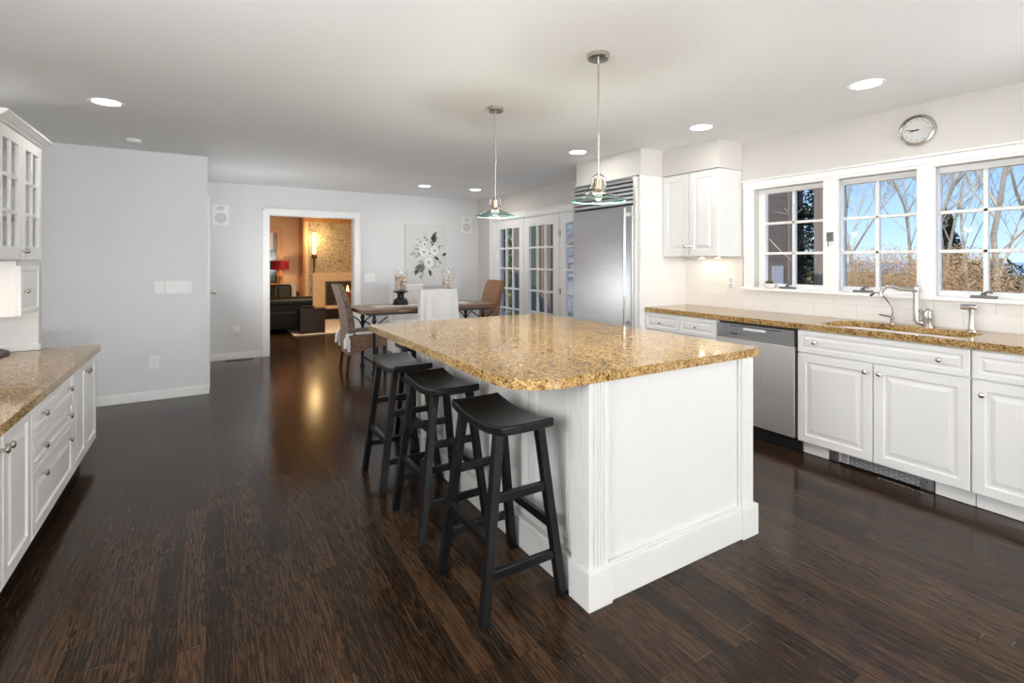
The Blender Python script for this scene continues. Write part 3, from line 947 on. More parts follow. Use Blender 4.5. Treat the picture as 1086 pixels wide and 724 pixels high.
# wall cabinet
t = thing('wall_cabinet', (3.93, 3.064, 1.385), 'white two door wall cabinet between the fridge and the windows', 'cabinet')
MB().box(3.78, 4.098, 2.760, 3.368, 1.385, 2.148).build('carcass', 'cab', t, bevel=.002)
PU = PXm(3.78)
DOORU = [(0, 0), (0, .017), (.003, .020), (.055, .020), (.062, .012), (.072, .011), (.098, .0185), (.100, .019)]
f = front(PU, 2.762, 3.061, 1.387, 2.142, 'door', t, DOORU); knob(PU, 3.034, 1.475, f)
f = front(PU, 3.067, 3.366, 1.387, 2.142, 'door', t, DOORU); knob(PU, 3.094, 1.475, f)
for n, yc in enumerate((2.93, 3.10)):
    lab = ('right-hand', 'left-hand')[n]
    p = thing('puck_light', (3.99, yc, 1.385), lab + ' glowing puck light under the wall cabinet near the fridge', 'light', 'puck lights under the wall cabinet')
    MB().lathe([(.034, 0), (.034, -.012), (.028, -.014)], (3.99, yc, 1.384), 18).build('housing', 'nickel', p, smooth=True)
    MB().lathe([(.026, 0), (.026, -.003), (0, -.004)], (3.99, yc, 1.3705), 18).build('lens', 'puck', p, smooth=True)
    L = light('puck_lamp', 'AREA', (3.99, yc, 1.364), .2, (1, .84, .6), shape='DISK', size=.05)
    L.parent = p
    L.location = Vector(L.location) - Vector(p.location)

# ------------------------------------------------------------------ refrigerator in its panel
t = tag(MB().box(3.47, 4.099, 3.37, 3.392, .0, 2.15).build('fridge_end_panel', 'cab', bevel=.002), 'tall white end panel to the right of the steel fridge', 'panel')
t = tag(MB().box(3.52, 4.099, 4.335, 4.352, .0, 2.15).build('fridge_side_panel', 'cab', bevel=.002), 'white side panel behind the left edge of the steel fridge', 'panel')
t = thing('refrigerator', (3.78, 3.915, 0), 'tall built in stainless steel refrigerator with louvred top grille', 'refrigerator')
MB().box(3.48, 4.08, 3.394, 4.333, .10, 2.14).build('cabinet', 'steel', t)
MB().box(3.50, 4.0, 3.42, 4.31, .004, .10).build('toe_grille', 'black', t)
dr = MB().box(3.425, 3.478, 3.435, 4.325, .11, 1.868).build('door', 'steel', t, bevel=.004)
hb = MB()
hb.tube([(3.375, 3.487, .70), (3.375, 3.487, 1.845)], .013, 14)
for z in (.76, 1.785):
    hb.box(3.375, 3.425, 3.478, 3.496, z - .018, z + .018)
hb.build('handle', 'chrome', dr, smooth=True)
MB().box(3.4235, 3.425, 4.225, 4.27, 1.765, 1.777).build('badge', 'chrome', dr, bevel=.002)
fr = MB().box(3.43, 3.48, 3.394, 3.432, .10, 2.135).box(3.44, 3.48, 4.325, 4.333, .10, 2.135).build('trim_frame', 'steelv', t, bevel=.002)
gr = MB().box(3.47, 3.48, 3.432, 4.325, 1.875, 2.135).build('vent_grille', 'black', t)
lv = MB()
for k in range(6):
    z = 1.89 + k * .041
    lv.hexa([(3.432, 3.434, z), (3.432, 4.323, z), (3.468, 4.323, z + .012), (3.468, 3.434, z + .012), (3.428, 3.434, z + .024), (3.428, 4.323, z + .024), (3.464, 4.323, z + .036), (3.464, 3.434, z + .036)])
lv.build('louver', 'steel', gr)
MB().box(3.428, 3.47, 3.432, 4.325, 2.125, 2.137).build('top_rail', 'steel', gr)

# ------------------------------------------------------------------ island
t = thing('kitchen_island', (1.80, 2.42, 0), 'white panelled kitchen island base with fluted corner posts', 'kitchen island')
IX0, IX1, IY0, IY1 = 1.285, 2.320, 1.520, 3.350
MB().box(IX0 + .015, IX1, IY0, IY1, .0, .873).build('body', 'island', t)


def pilaster(P, u0, u1, name='fluted_post', z0=.15, z1=.873, d=.022, nfl=4):
    b = MB()
    w = (u1 - u0)
    m = .016
    poly = [(u0, 0), (u0, d), (u0 + m, d)]
    step = (w - 2 * m) / nfl
    for k in range(nfl):
        a = u0 + m + k * step
        poly += [(a + step * .12, d), (a + step * .25, d - .005), (a + step * .75, d - .005), (a + step * .88, d)]
    poly += [(u1 - m, d), (u1, d), (u1, 0)]
    vs = [P(u, z0, q) for u, q in poly] + [P(u, z1, q) for u, q in poly]
    n = len(poly)
    b.add(vs, [tuple(range(n))[::-1], tuple(range(n, 2 * n))] + [(i, (i + 1) % n, n + (i + 1) % n, n + i) for i in range(n)])
    return b.build(name, 'island', t)


PYF = PYm(IY0)
PXI = PXm(IX0)
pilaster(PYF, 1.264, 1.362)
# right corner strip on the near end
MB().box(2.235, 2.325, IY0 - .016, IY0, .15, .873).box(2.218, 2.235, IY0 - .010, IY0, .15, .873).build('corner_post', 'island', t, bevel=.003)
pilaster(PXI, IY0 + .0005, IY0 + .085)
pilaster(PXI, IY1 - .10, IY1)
# wainscot on the stool side
b = MB()
ys = [IY0 + .085, 1.95, 2.38, 2.81, IY1 - .10]
for k in range(4):
    pn = MB()
    ya, yb = ys[k] + .002, ys[k + 1] - .002
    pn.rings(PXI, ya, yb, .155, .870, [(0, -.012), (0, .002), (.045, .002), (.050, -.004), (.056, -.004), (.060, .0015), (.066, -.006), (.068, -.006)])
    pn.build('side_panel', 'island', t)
# base moulding
b = MB()
b.box(1.372, 2.220, 1.494, IY0, .0, .145)
b.box(1.372, 2.220, 1.500, IY0, .145, .152)
b.box(1.266, IX0 + .015, 1.62, IY1 - .11, 0, .14)
b.build('baseboard', 'island', t, bevel=.003)
for (x0, x1, y0, y1) in ((1.252, 1.374, 1.483, 1.61), (2.216, 2.336, 1.483, 1.53), (1.252, 1.31, IY1 - .115, IY1 + .012)):
    MB().box(x0, x1, y0, y1, 0, .150).build('plinth_block', 'island', t, bevel=.003)
MB().box(1.30, 2.32, IY1, IY1 + .012, 0, .873).build('end_panel', 'island', t)
# tiny nail marks in the end panel
o = slab('island_countertop', rr(.945, 2.372, 1.492, 3.420, [.03, .03, .19, .03], 5), None, .874, .914, 'granite', bev=.012)
tag(o, 'large tan granite island top with a rounded near corner', 'countertop')

# ------------------------------------------------------------------ stools
t0 = thing('bar_stool', (0, 0, 0), 'black saddle seat bar stool nearest the camera at the island', 'stool', 'bar stools around the island')
b = MB()
nY, nX = 14, 4
L_, W_ = .225, .12
vs, fs = [], []
for lvl in (0, 1):
    for i in range(nY + 1):
        y = -L_ + 2 * L_ * i / nY
        for j in range(nX + 1):
            x = -W_ + 2 * W_ * j / nX
            zz = .708 + .026 * (y / L_) ** 2 - .003 * (1 - (x / W_) ** 2)
            vs.append((x, y, zz if lvl else zz - .036 - .004 * (1 - abs(y / L_))))
st = nX + 1
tot = (nY + 1) * st
for lvl in (0, 1):
    for i in range(nY):
        for j in range(nX):
            q = [lvl * tot + i * st + j, lvl * tot + i * st + j + 1, lvl * tot + (i + 1) * st + j + 1, lvl * tot + (i + 1) * st + j]
            fs.append(tuple(q if lvl else q[::-1]))
for i in range(nY):
    for j in (0, nX):
        a, c = i * st + j, (i + 1) * st + j
        fs.append((a, c, tot + c, tot + a))
for j in range(nX):
    for i in (0, nY):
        a, c = i * st + j, i * st + j + 1
        fs.append((a, c, tot + c, tot + a))
b.add(vs, fs).build('seat', 'stool', t0, bevel=.008, smooth=True, seg=3, angle=50)
FX, FY, TX, TY, ZT = .178, .192, .094, .152, .688


def onleg(sx, sy, z):
    k = z / ZT
    return (sx * (FX + (TX - FX) * k), sy * (FY + (TY - FY) * k), z)


for sx in (-1, 1):
    for sy in (-1, 1):
        MB().leg(onleg(sx, sy, .002), (sx * TX, sy * TY, ZT), .036).build('leg', 'stool', t0, bevel=.003)
for sy in (-1, 1):
    for z in (.445, .17):
        MB().bar(onleg(-1, sy, z), onleg(1, sy, z), .022, .034).build('rung', 'stool', t0, bevel=.002)
for sx in (-1, 1):
    MB().bar(onleg(sx, -1, .285), onleg(sx, 1, .285), .022, .036).build('rung', 'stool', t0, bevel=.002)
t0.location = (1.056, 1.826, 0)
dup(t0, (1.060, 2.462, 0), 'second black saddle seat bar stool along the island, counting from the camera')
dup(t0, (1.058, 3.066, 0), 'third black saddle seat bar stool along the island, counting from the camera')
dup(t0, (1.46, 3.615, 0), 'farthest black bar stool, mostly hidden behind the far end of the island', PI / 2)

# ------------------------------------------------------------------ pendants
def pendant(x, y, label, first=None):
    if first:
        r = dup(first, (x, y, 2.40), label)
    else:
        t = thing('pendant_lamp', (x, y, 2.40), label, 'pendant lamp', 'pendant lamps over the island')
        MB().lathe([(.010, -.032), (.050, -.030), (.057, -.022), (.057, -.0005)], (x, y, 2.40), 28).build('canopy', 'nickel', t, smooth=True)
        MB().tube([(x, y, 2.37), (x, y, 1.76)], .0052, 10).lathe([(.0075, 0), (.0075, .05)], (x, y, 2.0), 10).build('stem', 'nickel', t, smooth=True)
        MB().lathe([(.020, .075), (.023, .072), (.0235, .024), (.028, .020), (.032, .010), (.040, .004), (.040, -.002), (.02, -.004)], (x, y, 1.69), 22).build('socket_cap', 'brassn', t, smooth=True)
        bl = MB()
        pts = []
        for k in range(13):
            a = PI * k / 12
            pts.append((x + .034 * math.cos(a) * .87, y - .034 * math.cos(a) * .5, 1.755 + .034 * math.sin(a)))
        pts = [(pts[0][0], pts[0][1], 1.725)] + pts + [(pts[-1][0], pts[-1][1], 1.725)]
        bl.tube(pts, .0042, 8)
        bl.ball(pts[0], .008, 8).ball(pts[-1], .008, 8)
        bl.build('bail', 'nickel', t, smooth=True)
        sh = MB().lathe([(.036, .045), (.060, .036), (.100, .016), (.136, .002), (.136, -.002), (.100, .011), (.060, .031), (.036, .040)], (x, y, 1.654), 40, closed=True).build('glass_shade', 'glassg', t, smooth=True)
        MB().lathe([(.1355, -.0025), (.1395, -.001), (.1395, .002), (.1355, .003)], (x, y, 1.654), 40, closed=True).build('shade_rim', 'glassrim', sh, smooth=True)
        MB().ball((x, y, 1.672), .02, 14, (1, 1, 1.1)).build('bulb', 'bulb', t, smooth=True)
        L = light('pendant_bulb', 'POINT', (x, y, 1.672), PEND_W, (1, .985, .96), shadow_soft_size=.03)
        L.parent = t
        L.location = (0, 0, -.728)
        r = t
    return r


p1 = pendant(1.712, 1.955, 'nearer pendant lamp with a green glass disc shade, hanging before the fridge')
pendant(1.706, 3.01, '', p1)['label'] = 'farther pendant lamp with a glass disc shade, hanging before the french doors'

# ------------------------------------------------------------------ recessed lights
LP = [(-.556, 4.25, 'recessed ceiling light at far left, above the left wall'),
      (3.365, 1.455, 'recessed ceiling light nearest the wall clock'),
      (3.345, 2.605, 'recessed ceiling light above the sink counter, left of the clock light'),
      (3.09, 3.83, 'recessed ceiling light just in front of the fridge soffit'),
      (2.645, 6.69, 'recessed ceiling light over the dining table, left of the pair'),
      (3.43, 6.65, 'recessed ceiling light over the dining table, right of the pair')]
for x, y, lab in LP:
    t = thing('recessed_light', (x, y, 2.40), lab, 'ceiling light', 'recessed ceiling lights')
    MB().lathe([(.078, -.0005), (.098, -.0005), (.096, -.006), (.078, -.003)], (x, y, 2.40), 30, closed=True).build('trim_ring', 'trim', t, smooth=True)
    MB().lathe([(.077, -.0008), (.077, -.003), (0, -.0035)], (x, y, 2.40), 30).build('lens', 'lamp', t, smooth=True)
    L = light('recessed_lamp', 'AREA', (x, y, 2.392), DOWN_W * (1 if y < 5 else 1.5), DOWN_C, shape='DISK', size=.15)
    L.parent = t
    L.location = (0, 0, -.008)
t = thing('smoke_detector', (-.525, 5.45, 2.40), 'small white round detector on the ceiling near the left wall', 'smoke detector')
MB().lathe([(.055, 0), (.055, -.012), (.045, -.024), (0, -.026)], (-.525, 5.45, 2.40), 24).build('housing', 'plastic', t, smooth=True)
MB().lathe([(.025, 0), (.025, -.004), (0, -.005)], (-.525, 5.45, 2.374), 16).build('sensor_cap', 'plasticg', t, smooth=True)

# ------------------------------------------------------------------ clock
cy_, cz_ = 1.462, 2.225
t = thing('wall_clock', (4.10, cy_, cz_), 'round wall clock with a silver rim above the kitchen windows', 'clock')
MB().lathe([(.098, 0), (.105, .010), (.103, .022), (.092, .026), (.084, .020), (.083, .012), (.098, .004)], (4.099, cy_, cz_), 48, (-1, 0, 0), closed=True).build('rim', 'nickel', t, smooth=True)
fc = MB().lathe([(.085, 0), (.085, .011), (0, .0112)], (4.099, cy_, cz_), 40, (-1, 0, 0)).build('clock_face', 'clockface', t, smooth=True)
tk = MB()
for k in range(12):
    a = k * PI / 6
    dy, dz = math.sin(a), math.cos(a)
    r0 = .066
    tk.bar((4.0872, cy_ - dy * r0, cz_ + dz * r0), (4.0872, cy_ - dy * .072, cz_ + dz * .072), .005, .001, up=(1, 0, 0))
tk.build('hour_mark', 'black', fc)
for (nm, ang, ln, w_) in (('hour_hand', 8.78 * 30, .042, .007), ('minute_hand', 46.5 * 6, .066, .0045)):
    a = math.radians(ang)
    dy, dz = math.sin(a), math.cos(a)
    MB().bar((4.085, cy_ + dy * .012, cz_ - dz * .012), (4.085, cy_ - dy * ln, cz_ + dz * ln), w_, .001, up=(1, 0, 0)).build(nm, 'black', t)
MB().lathe([(.006, 0), (.006, .004)], (4.0875, cy_, cz_), 12, (-1, 0, 0)).build('hub', 'black', t)

# ------------------------------------------------------------------ left hutch: base units, counter, wall units
XL = -.66
PL = PXp(XL)


def lbase(name, y0, y1, label):
    t = thing(name, (-.95, (y0 + y1) / 2, 0), label, 'cabinet')
    MB().box(-1.225, XL, y0 + .001, y1 - .001, .125, .724).build('carcass', 'cab', t)
    MB().box(-.74, -.725, y0 + .001, y1 - .001, .003, .125).build('toe_kick', 'black', t)
    return t


t = lbase('base_cabinet', 3.76, 4.47, 'white desk height cabinet with two narrow doors at the far end of the left counter')
f = front(PL, 3.763, 4.112, .128, .720, 'door', t); knob(PL, 4.085, .652, f, mat='nickel')
f = front(PL, 4.118, 4.467, .128, .720, 'door', t); knob(PL, 4.145, .652, f, mat='nickel')
t = lbase('drawer_cabinet', 2.95, 3.758, 'white desk height cabinet with three drawers under the left counter')
for za, zb in ((.575, .720), (.428, .568), (.128, .421)):
    f = front(PL, 2.954, 3.754, za, zb, 'drawer', t, DRAW if zb > .5 else DOOR)
    zk = (za + zb) / 2 if zb > .5 else zb - .05
    knob(PL, 3.10, zk, f, mat='nickel'); knob(PL, 3.61, zk, f, mat='nickel')
t = lbase('base_cabinet', 2.22, 2.948, 'white desk height door cabinet nearest the camera at the left edge')
f = front(PL, 2.224, 2.581, .128, .720, 'door', t); knob(PL, 2.553, .652, f, mat='nickel')
f = front(PL, 2.587, 2.944, .128, .720, 'door', t); knob(PL, 2.615, .652, f, mat='nickel')
o = slab('granite_counter', rr(-1.226, -.615, 2.15, 4.482, [.03, .004, .004, .004], 4), None, .726, .766, 'granite', bev=.010)
tag(o, 'tan granite top on the low cabinets at the left edge', 'countertop')
t = thing('glass_wall_cabinet', (-1.07, 4.04, 1.35), 'white crown topped wall cabinet with two glass panelled doors at left', 'cabinet')
XU = -.936
b = MB()
b.box(-1.226, XU, 3.63, 3.648, 1.352, 2.085); b.box(-1.226, XU, 4.427, 4.445, 1.352, 2.085)
b.box(-1.226, XU, 3.648, 4.427, 1.352, 1.372); b.box(-1.226, XU, 3.648, 4.427, 2.065, 2.085); b.box(-1.226, -1.21, 3.648, 4.427, 1.372, 2.065)
b.box(-1.21, XU - .02, 3.648, 4.427, 1.60, 1.614); b.box(-1.21, XU - .02, 3.648, 4.427, 1.83, 1.844)
b.build('carcass', 'inside', t)
for (ya, yb, kn) in ((3.632, 4.034, 4.012), (4.040, 4.443, 4.062)):
    d = MB()
    X0, X1 = XU, XU + .020
    za, zb = 1.354, 2.082
    fw = .062
    d.box(X0, X1, ya, ya + fw, za, zb); d.box(X0, X1, yb - fw, yb, za, zb)
    d.box(X0, X1, ya + fw, yb - fw, za, za + .075); d.box(X0, X1, ya + fw, yb - fw, zb - fw - .005, zb)
    d = d.build('door', 'cab', t, bevel=.002)
    m = MB()
    ym = (ya + yb) / 2
    z0_, z1_ = za + .075, zb - fw - .005
    m.box(X0 + .003, X1 - .002, ym - .010, ym + .010, z0_, z1_)
    for k in (1, 2):
        z = z0_ + (z1_ - z0_) * k / 3
        m.box(X0 + .003, X1 - .002, ya + fw, yb - fw, z - .010, z + .010)
    m.build('muntin', 'cab', d, bevel=.002)
    MB().box(X0 + .004, X0 + .007, ya + fw, yb - fw, z0_, z1_).build('pane', 'glass', d)
    knob(PXp(XU), kn, 1.405, d, mat='chrome')
cr = MB()
prof = [(-1.226, 2.085), (-.912, 2.085), (-.905, 2.092), (-.905, 2.098), (-.892, 2.105), (-.880, 2.118), (-.876, 2.124), (-.868, 2.126), (-.868, 2.138), (-1.226, 2.138)]
cr.add([(x, 3.58, z) for x, z in prof] + [(x, 4.447 + max(0, x + .914), z) for x, z in prof], [tuple(range(10)), tuple(range(10, 20))[::-1]] + [(i, (i + 1) % 10, 10 + (i + 1) % 10, 10 + i) for i in range(10)])
cr.build('crown', 'cab', t)
t = thing('small_wall_cabinet', (-1.07, 4.24, 1.02), 'small white single door cabinet hung under the glass wall cabinet', 'cabinet')
MB().box(-1.226, -.945, 4.04, 4.44, 1.018, 1.346).build('carcass', 'cab', t, bevel=.002)
f = front(PXp(-.945), 4.043, 4.437, 1.022, 1.318, 'door', t, DRAW); knob(PXp(-.945), 4.10, 1.165, f, mat='chrome')
t = thing('end_panel', (-1.07, 4.43, .766), 'cream end panel with a base block standing on the left counter', 'panel')
MB().box(-1.226, -.928, 4.415, 4.441, .767, 1.017).build('panel', 'cab', t, bevel=.002)
MB().box(-1.226, -.915, 4.400, 4.441, .767, .806).build('base_block', 'cab', t, bevel=.003)
# under cabinet lamp washing the end panel
p = thing('puck_light', (-1.04, 3.69, 1.35), 'puck light under the glass wall cabinet at left', 'light')
MB().lathe([(.034, 0), (.034, -.012), (.028, -.014)], (-1.04, 3.69, 1.350), 18).build('housing', 'nickel', p, smooth=True)
MB().lathe([(.026, 0), (.026, -.003), (0, -.004)], (-1.04, 3.69, 1.3365), 18).build('lens', 'puck', p, smooth=True)
L = light('puck_lamp', 'AREA', (-1.04, 3.69, 1.330), .7, (1, .88, .72), shape='DISK', size=.05)
L.parent = p; L.location = Vector(L.location) - Vector(p.location)
# tablet device on the counter
t = thing('desk_phone', (-1.1, 4.28, .767), 'black sloped telephone on the left counter below the small cabinet', 'telephone')
MB().hexa([(-1.22, 4.14, .767), (-1.05, 4.16, .767), (-1.035, 4.33, .767), (-1.20, 4.34, .767), (-1.22, 4.14, .787), (-1.05, 4.16, .780), (-1.040, 4.325, .786), (-1.20, 4.34, .838)]).build('base', 'black', t, bevel=.006)
MB().hexa([(-1.195, 4.17, .7895), (-1.075, 4.185, .7845), (-1.06, 4.30, .792), (-1.19, 4.31, .826), (-1.195, 4.17, .7915), (-1.075, 4.185, .7865), (-1.06, 4.30, .794), (-1.19, 4.31, .828)]).build('screen', 'screen', t)
MB().box(-1.08, -1.062, 4.20, 4.245, .785, .7915).build('button', 'plum', t, bevel=.002)

# ------------------------------------------------------------------ wall plates
def plate(name, cat, x0, x1, z0, z1, y, label, n, kind='rocker'):
    t = thing(name, ((x0 + x1) / 2, y, (z0 + z1) / 2), label, cat)
    MB().box(x0, x1, y - .007, y - .0005, z0, z1).build('plate', 'plastic', t, bevel=.003)
    st = (x1 - x0) / n
    for k in range(n):
        c = x0 + st * (k + .5)
        if kind == 'rocker':
            MB().box(c - .015, c + .015, y - .011, y - .007, (z0 + z1) / 2 - .033, (z0 + z1) / 2 + .033).build('rocker', 'plastic', t, bevel=.003)
        else:
            for s in (-.02, .02):
                q = MB().lathe([(.016, 0), (.016, .003), (0, .0032)], (c, y - .007, (z0 + z1) / 2 + s), 16, (0, -1, 0)).build('socket', 'plastic', t)
                MB().box(c - .006, c - .004, y - .0108, y - .0102, (z0 + z1) / 2 + s - .005, (z0 + z1) / 2 + s + .006).box(c + .004, c + .006, y - .0108, y - .0102, (z0 + z1) / 2 + s - .005, (z0 + z1) / 2 + s + .006).build('slot', 'slot', q)
    return t


plate('light_switch', 'light switch', -.413, -.336, 1.028, 1.148, 5.96, 'single white switch plate on the left wall, beside the triple plate', 1)
plate('light_switch', 'light switch', -.326, -.109, 1.026, 1.148, 5.96, 'wide triple white switch plate on the left wall', 3)
plate('wall_outlet', 'outlet', -.458, -.375, .300, .430, 5.96, 'white outlet low on the left wall', 1, 'socket')
plate('light_switch', 'light switch', 2.115, 2.28, 1.01, 1.145, 7.84, 'white double switch plate right of the living room doorway', 2)
t = plate('wall_outlet', 'outlet', .325, .405, .335, .455, 7.84, 'white outlet with a plugged in device left of the doorway', 1, 'socket')
MB().box(.315, .40, 7.79, 7.832, .35, .43).build('plug_in_device', 'plastic', t, bevel=.01)
for (x0, x1, lab) in ((.085, .282, 'flush wall speaker high on the back wall left of the doorway'), (3.775, 3.965, 'flush wall speaker high on the back wall near the french doors')):
    t = thing('wall_speaker', ((x0 + x1) / 2, 7.84, 1.96), lab, 'speaker')
    z0, z1 = 1.825, 2.10
    MB().box(x0, x1, 7.832, 7.8395, z0, z1).build('frame', 'plastic', t, bevel=.003)
    c = (x0 + x1) / 2
    MB().lathe([(.072, 0), (.072, .003), (.066, .001), (.03, -.0), (0, .003)], (c, 7.832, z0 + .095), 28, (0, -1, 0)).build('woofer', 'plasticg', t, smooth=True)
    MB().box(c - .042, c + .042, 7.829, 7.832, z1 - .075, z1 - .02).build('tweeter', 'plasticg', t, bevel=.002)
t = thing('floor_vent', (.40, 7.74, 0), 'black floor register beside the baseboard left of the doorway', 'vent')
MB().box(.24, .56, 7.69, 7.79, .0005, .004).build('frame', 'black', t)
q = MB()
for k in range(12):
    q.box(.255 + k * .025, .268 + k * .025, 7.70, 7.78, .004, .006)
q.build('louver', 'iron', t)

# ------------------------------------------------------------------ canvas on back wall
t = thing('canvas_art', (3.11, 7.84, 1.43), 'large canvas of grey and white flowers on the back wall', 'painting')
MB().box(2.755, 3.468, 7.800, 7.838, .925, 1.932).build('canvas', 'canvas', t, bevel=.003)
PA = PYm(7.80)
fl = MB()


def leaf(cx, cz, ang, ln, wd, mi, d=.0012):
    pts = []
    for k in range(7):
        s = k / 6
        pts.append((s * ln, wd * math.sin(PI * s ** .8)))
    for k in range(5, 0, -1):
        s = k / 6
        pts.append((s * ln, -wd * math.sin(PI * s ** .8)))
    ca, sa = math.cos(ang), math.sin(ang)
    poly = [(cx + u * ca - w * sa, cz + u * sa + w * ca) for u, w in pts]
    fl.prism(poly, PA, 0, d, mi)


def AX(u): return 2.755 + (u - 70) / 400 * .70     # from the zoomed crop of the print
def AZ(v): return 1.932 - (v - 75) / 590 * 1.007


rnd = random.Random(3)
for (u, v, n, r, mi) in ((350, 205, 7, .10, 2), (330, 245, 4, .07, 2), (185, 365, 4, .11, 1), (225, 470, 6, .16, 1), (400, 375, 2, .12, 2), (400, 300, 3, .08, 1), (270, 205, 3, .07, 1), (205, 235, 2, .05, 2), (235, 540, 4, .08, 1), (180, 310, 3, .06, 1), (380, 420, 3, .08, 1), (375, 465, 2, .05, 2), (345, 485, 1, .04, 2), (315, 530, 6, .06, 2), (345, 560, 2, .05, 1), (390, 225, 2, .04, 3), (240, 580, 2, .04, 1), (180, 268, 1, .04, 2)):
    base = math.atan2(AZ(v) - AZ(390), AX(u) - AX(300))
    for k in range(n):                       # a slender spray: leaves set alternately along its stem
        f = k / max(1, n - 1)
        a = base + (.62 if k % 2 else -.62) * (1 - .6 * f) + rnd.uniform(-.12, .12) if n > 1 else base
        cx = AX(u) + (f - .55) * r * 1.25 * math.cos(base)
        cz = AZ(v) + (f - .55) * r * 1.25 * math.sin(base)
        leaf(cx, cz, a, r * rnd.uniform(.8, 1.1) * (1 - .3 * f), r * .2, mi if rnd.random() < .65 else 3)
for (u, v, r) in ((250, 335, .095), (360, 320, .08), (300, 435, .10), (260, 260, .05), (310, 350, .06)):
    for k in range(7):
        a = k * 2 * PI / 7 + u
        leaf(AX(u), AZ(v), a, r, r * .42, 0, .0020 + k * .0001)
    for k in range(5):
        a = k * 1.3
        leaf(AX(u) + .004 * math.cos(a), AZ(v) + .004 * math.sin(a), a, .022, .008, 1 if k % 2 else 2, .003)
fl.build('floral_print', ['petal', 'lgrey', 'dgrey', 'grey'], t)

# ------------------------------------------------------------------ dining table
t = thing('dining_table', (2.45, 6.245, 0), 'long brown wood dining table on black iron legs', 'table')
MB().box(1.545, 3.36, 5.87, 6.62, .722, .77).build('tabletop', 'wood', t, bevel=.006)
q = MB().box(1.66, 3.27, 5.955, 5.975, .69, .722).box(1.66, 3.27, 6.515, 6.535, .69, .722).box(1.66, 1.68, 5.975, 6.515, .69, .722).box(3.25, 3.27, 5.975, 6.515, .69, .722)
q.build('apron', 'ironband', t)
for x, sg in ((1.73, 1), (3.20, -1)):
    for y in (5.985, 6.505):
        lg = MB().lathe([(.030, 0), (.030, .02), (.017, .035), (.017, .54), (.026, .56), (.017, .585), (.022, .60), (.030, .62), (.020, .645), (.020, .70), (.034, .722)], (x, y, .001), 14).build('leg', 'iron', t, smooth=True)
        for s in (-1, 1):
            MB().tube([(x, y, .50), (x + s * .05, y, .59), (x + s * .155, y, .665)], .0085, 8).build('brace', 'iron', lg, smooth=True)
    MB().tube([(x, 5.985, .12), (x, 6.505, .12)], .011, 8).build('stretcher', 'iron', t, smooth=True)
tr = tag(MB().box(1.80, 3.12, 6.10, 6.40, .7705, .7735).build('table_runner', 'linenc'), 'cream runner lying along the dining table', 'table runner')  # thin pale strip added in place of the whitish tabletop reflection

# ------------------------------------------------------------------ wicker chairs
def wicker_chair(loc, rot, label, mat, cushion):
    t = thing('wicker_chair', (0, 0, 0), label, 'chair')      # local: faces +x
    hw = .23
    bk = MB()
    vs, fs = [], []
    n = 14
    for i in range(n + 1):
        s = i / n
        z = .30 + .76 * s
        xb = -.245 - .055 * s - .06 * s * s + .03 * math.sin(PI * s)
        hh = hw + .005 * math.sin(PI * s) - (.015 if i == n else 0)
        th = .095 - .03 * s
        vs += [(xb, -hh, z), (xb + th, -hh, z), (xb + th + .015, 0, z + (.006 if i == n else 0)), (xb + th, hh, z), (xb, hh, z), (xb - .012, 0, z)]
    for i in range(n):
        for k in range(6):
            k2 = (k + 1) % 6
            fs.append((i * 6 + k, i * 6 + k2, i * 6 + 6 + k2, i * 6 + 6 + k))
    fs += [tuple(range(6))[::-1], tuple(range(n * 6, n * 6 + 6))]
    bk.add(vs, fs).build('backrest', mat, t, bevel=.012, smooth=True, seg=3, angle=60)
    st = MB()
    vs, fs = [], []
    m = 8
    for i in range(m + 1):
        s = i / m
        x = -.235 + .47 * s
        zb = .205 + .085 * s + .03 * math.sin(PI * s)
        vs += [(x, -hw, zb), (x, hw, zb), (x, hw + .004, .45), (x, -hw - .004, .45)]
    for i in range(m):
        for k in range(4):
            k2 = (k + 1) % 4
            fs.append((i * 4 + k, i * 4 + k2, i * 4 + 4 + k2, i * 4 + 4 + k))
    fs += [(3, 2, 1, 0), (m * 4, m * 4 + 1, m * 4 + 2, m * 4 + 3)]
    st.add(vs, fs).build('seat', 'wickerm', t, bevel=.012, smooth=True, seg=3, angle=60)
    for sx in (-1, 1):
        for sy in (-1, 1):
            MB().leg((sx * .215 - (.03 if sx < 0 else 0), sy * .195, .002), (sx * .205, sy * .195, .35), .032, .04).build('leg', 'darkwood', t, bevel=.003)
    if cushion:
        cu = MB().box(-.175, .225, -.215, .215, .451, .487).build('cushion', 'linen', t, bevel=.016, seg=4)
        for sy in (-1, 1):
            tie = MB()
            tie.tube([(-.17, sy * .215, .47), (-.215, sy * .25, .465), (-.26, sy * .245, .462)], .012, 8)
            for dx, dy, dz in ((-.035, .03, -.15), (.01, .035, -.19)):
                tie.tube([(-.25, sy * .245, .462), (-.25 + dx * .6, sy * (.245 + dy * .6), .46 + dz * .35), (-.25 + dx, sy * (.245 + dy), .46 + dz)], [.010, .024, .014], 8)
            tie.ball((-.25, sy * .25, .462), .022, 10)
            tie.build('tie', 'linen', cu, smooth=True)
    t.location = loc
    t.rotation_euler = (0, 0, rot)
    return t


wicker_chair((1.70, 6.33, 0), -.03, 'wicker chair with white tied cushion at the left end of the dining table', 'wickerg', True)
wicker_chair((3.33, 6.42, 0), PI, 'reddish wicker chair at the right end of the dining table', 'wickero', False)

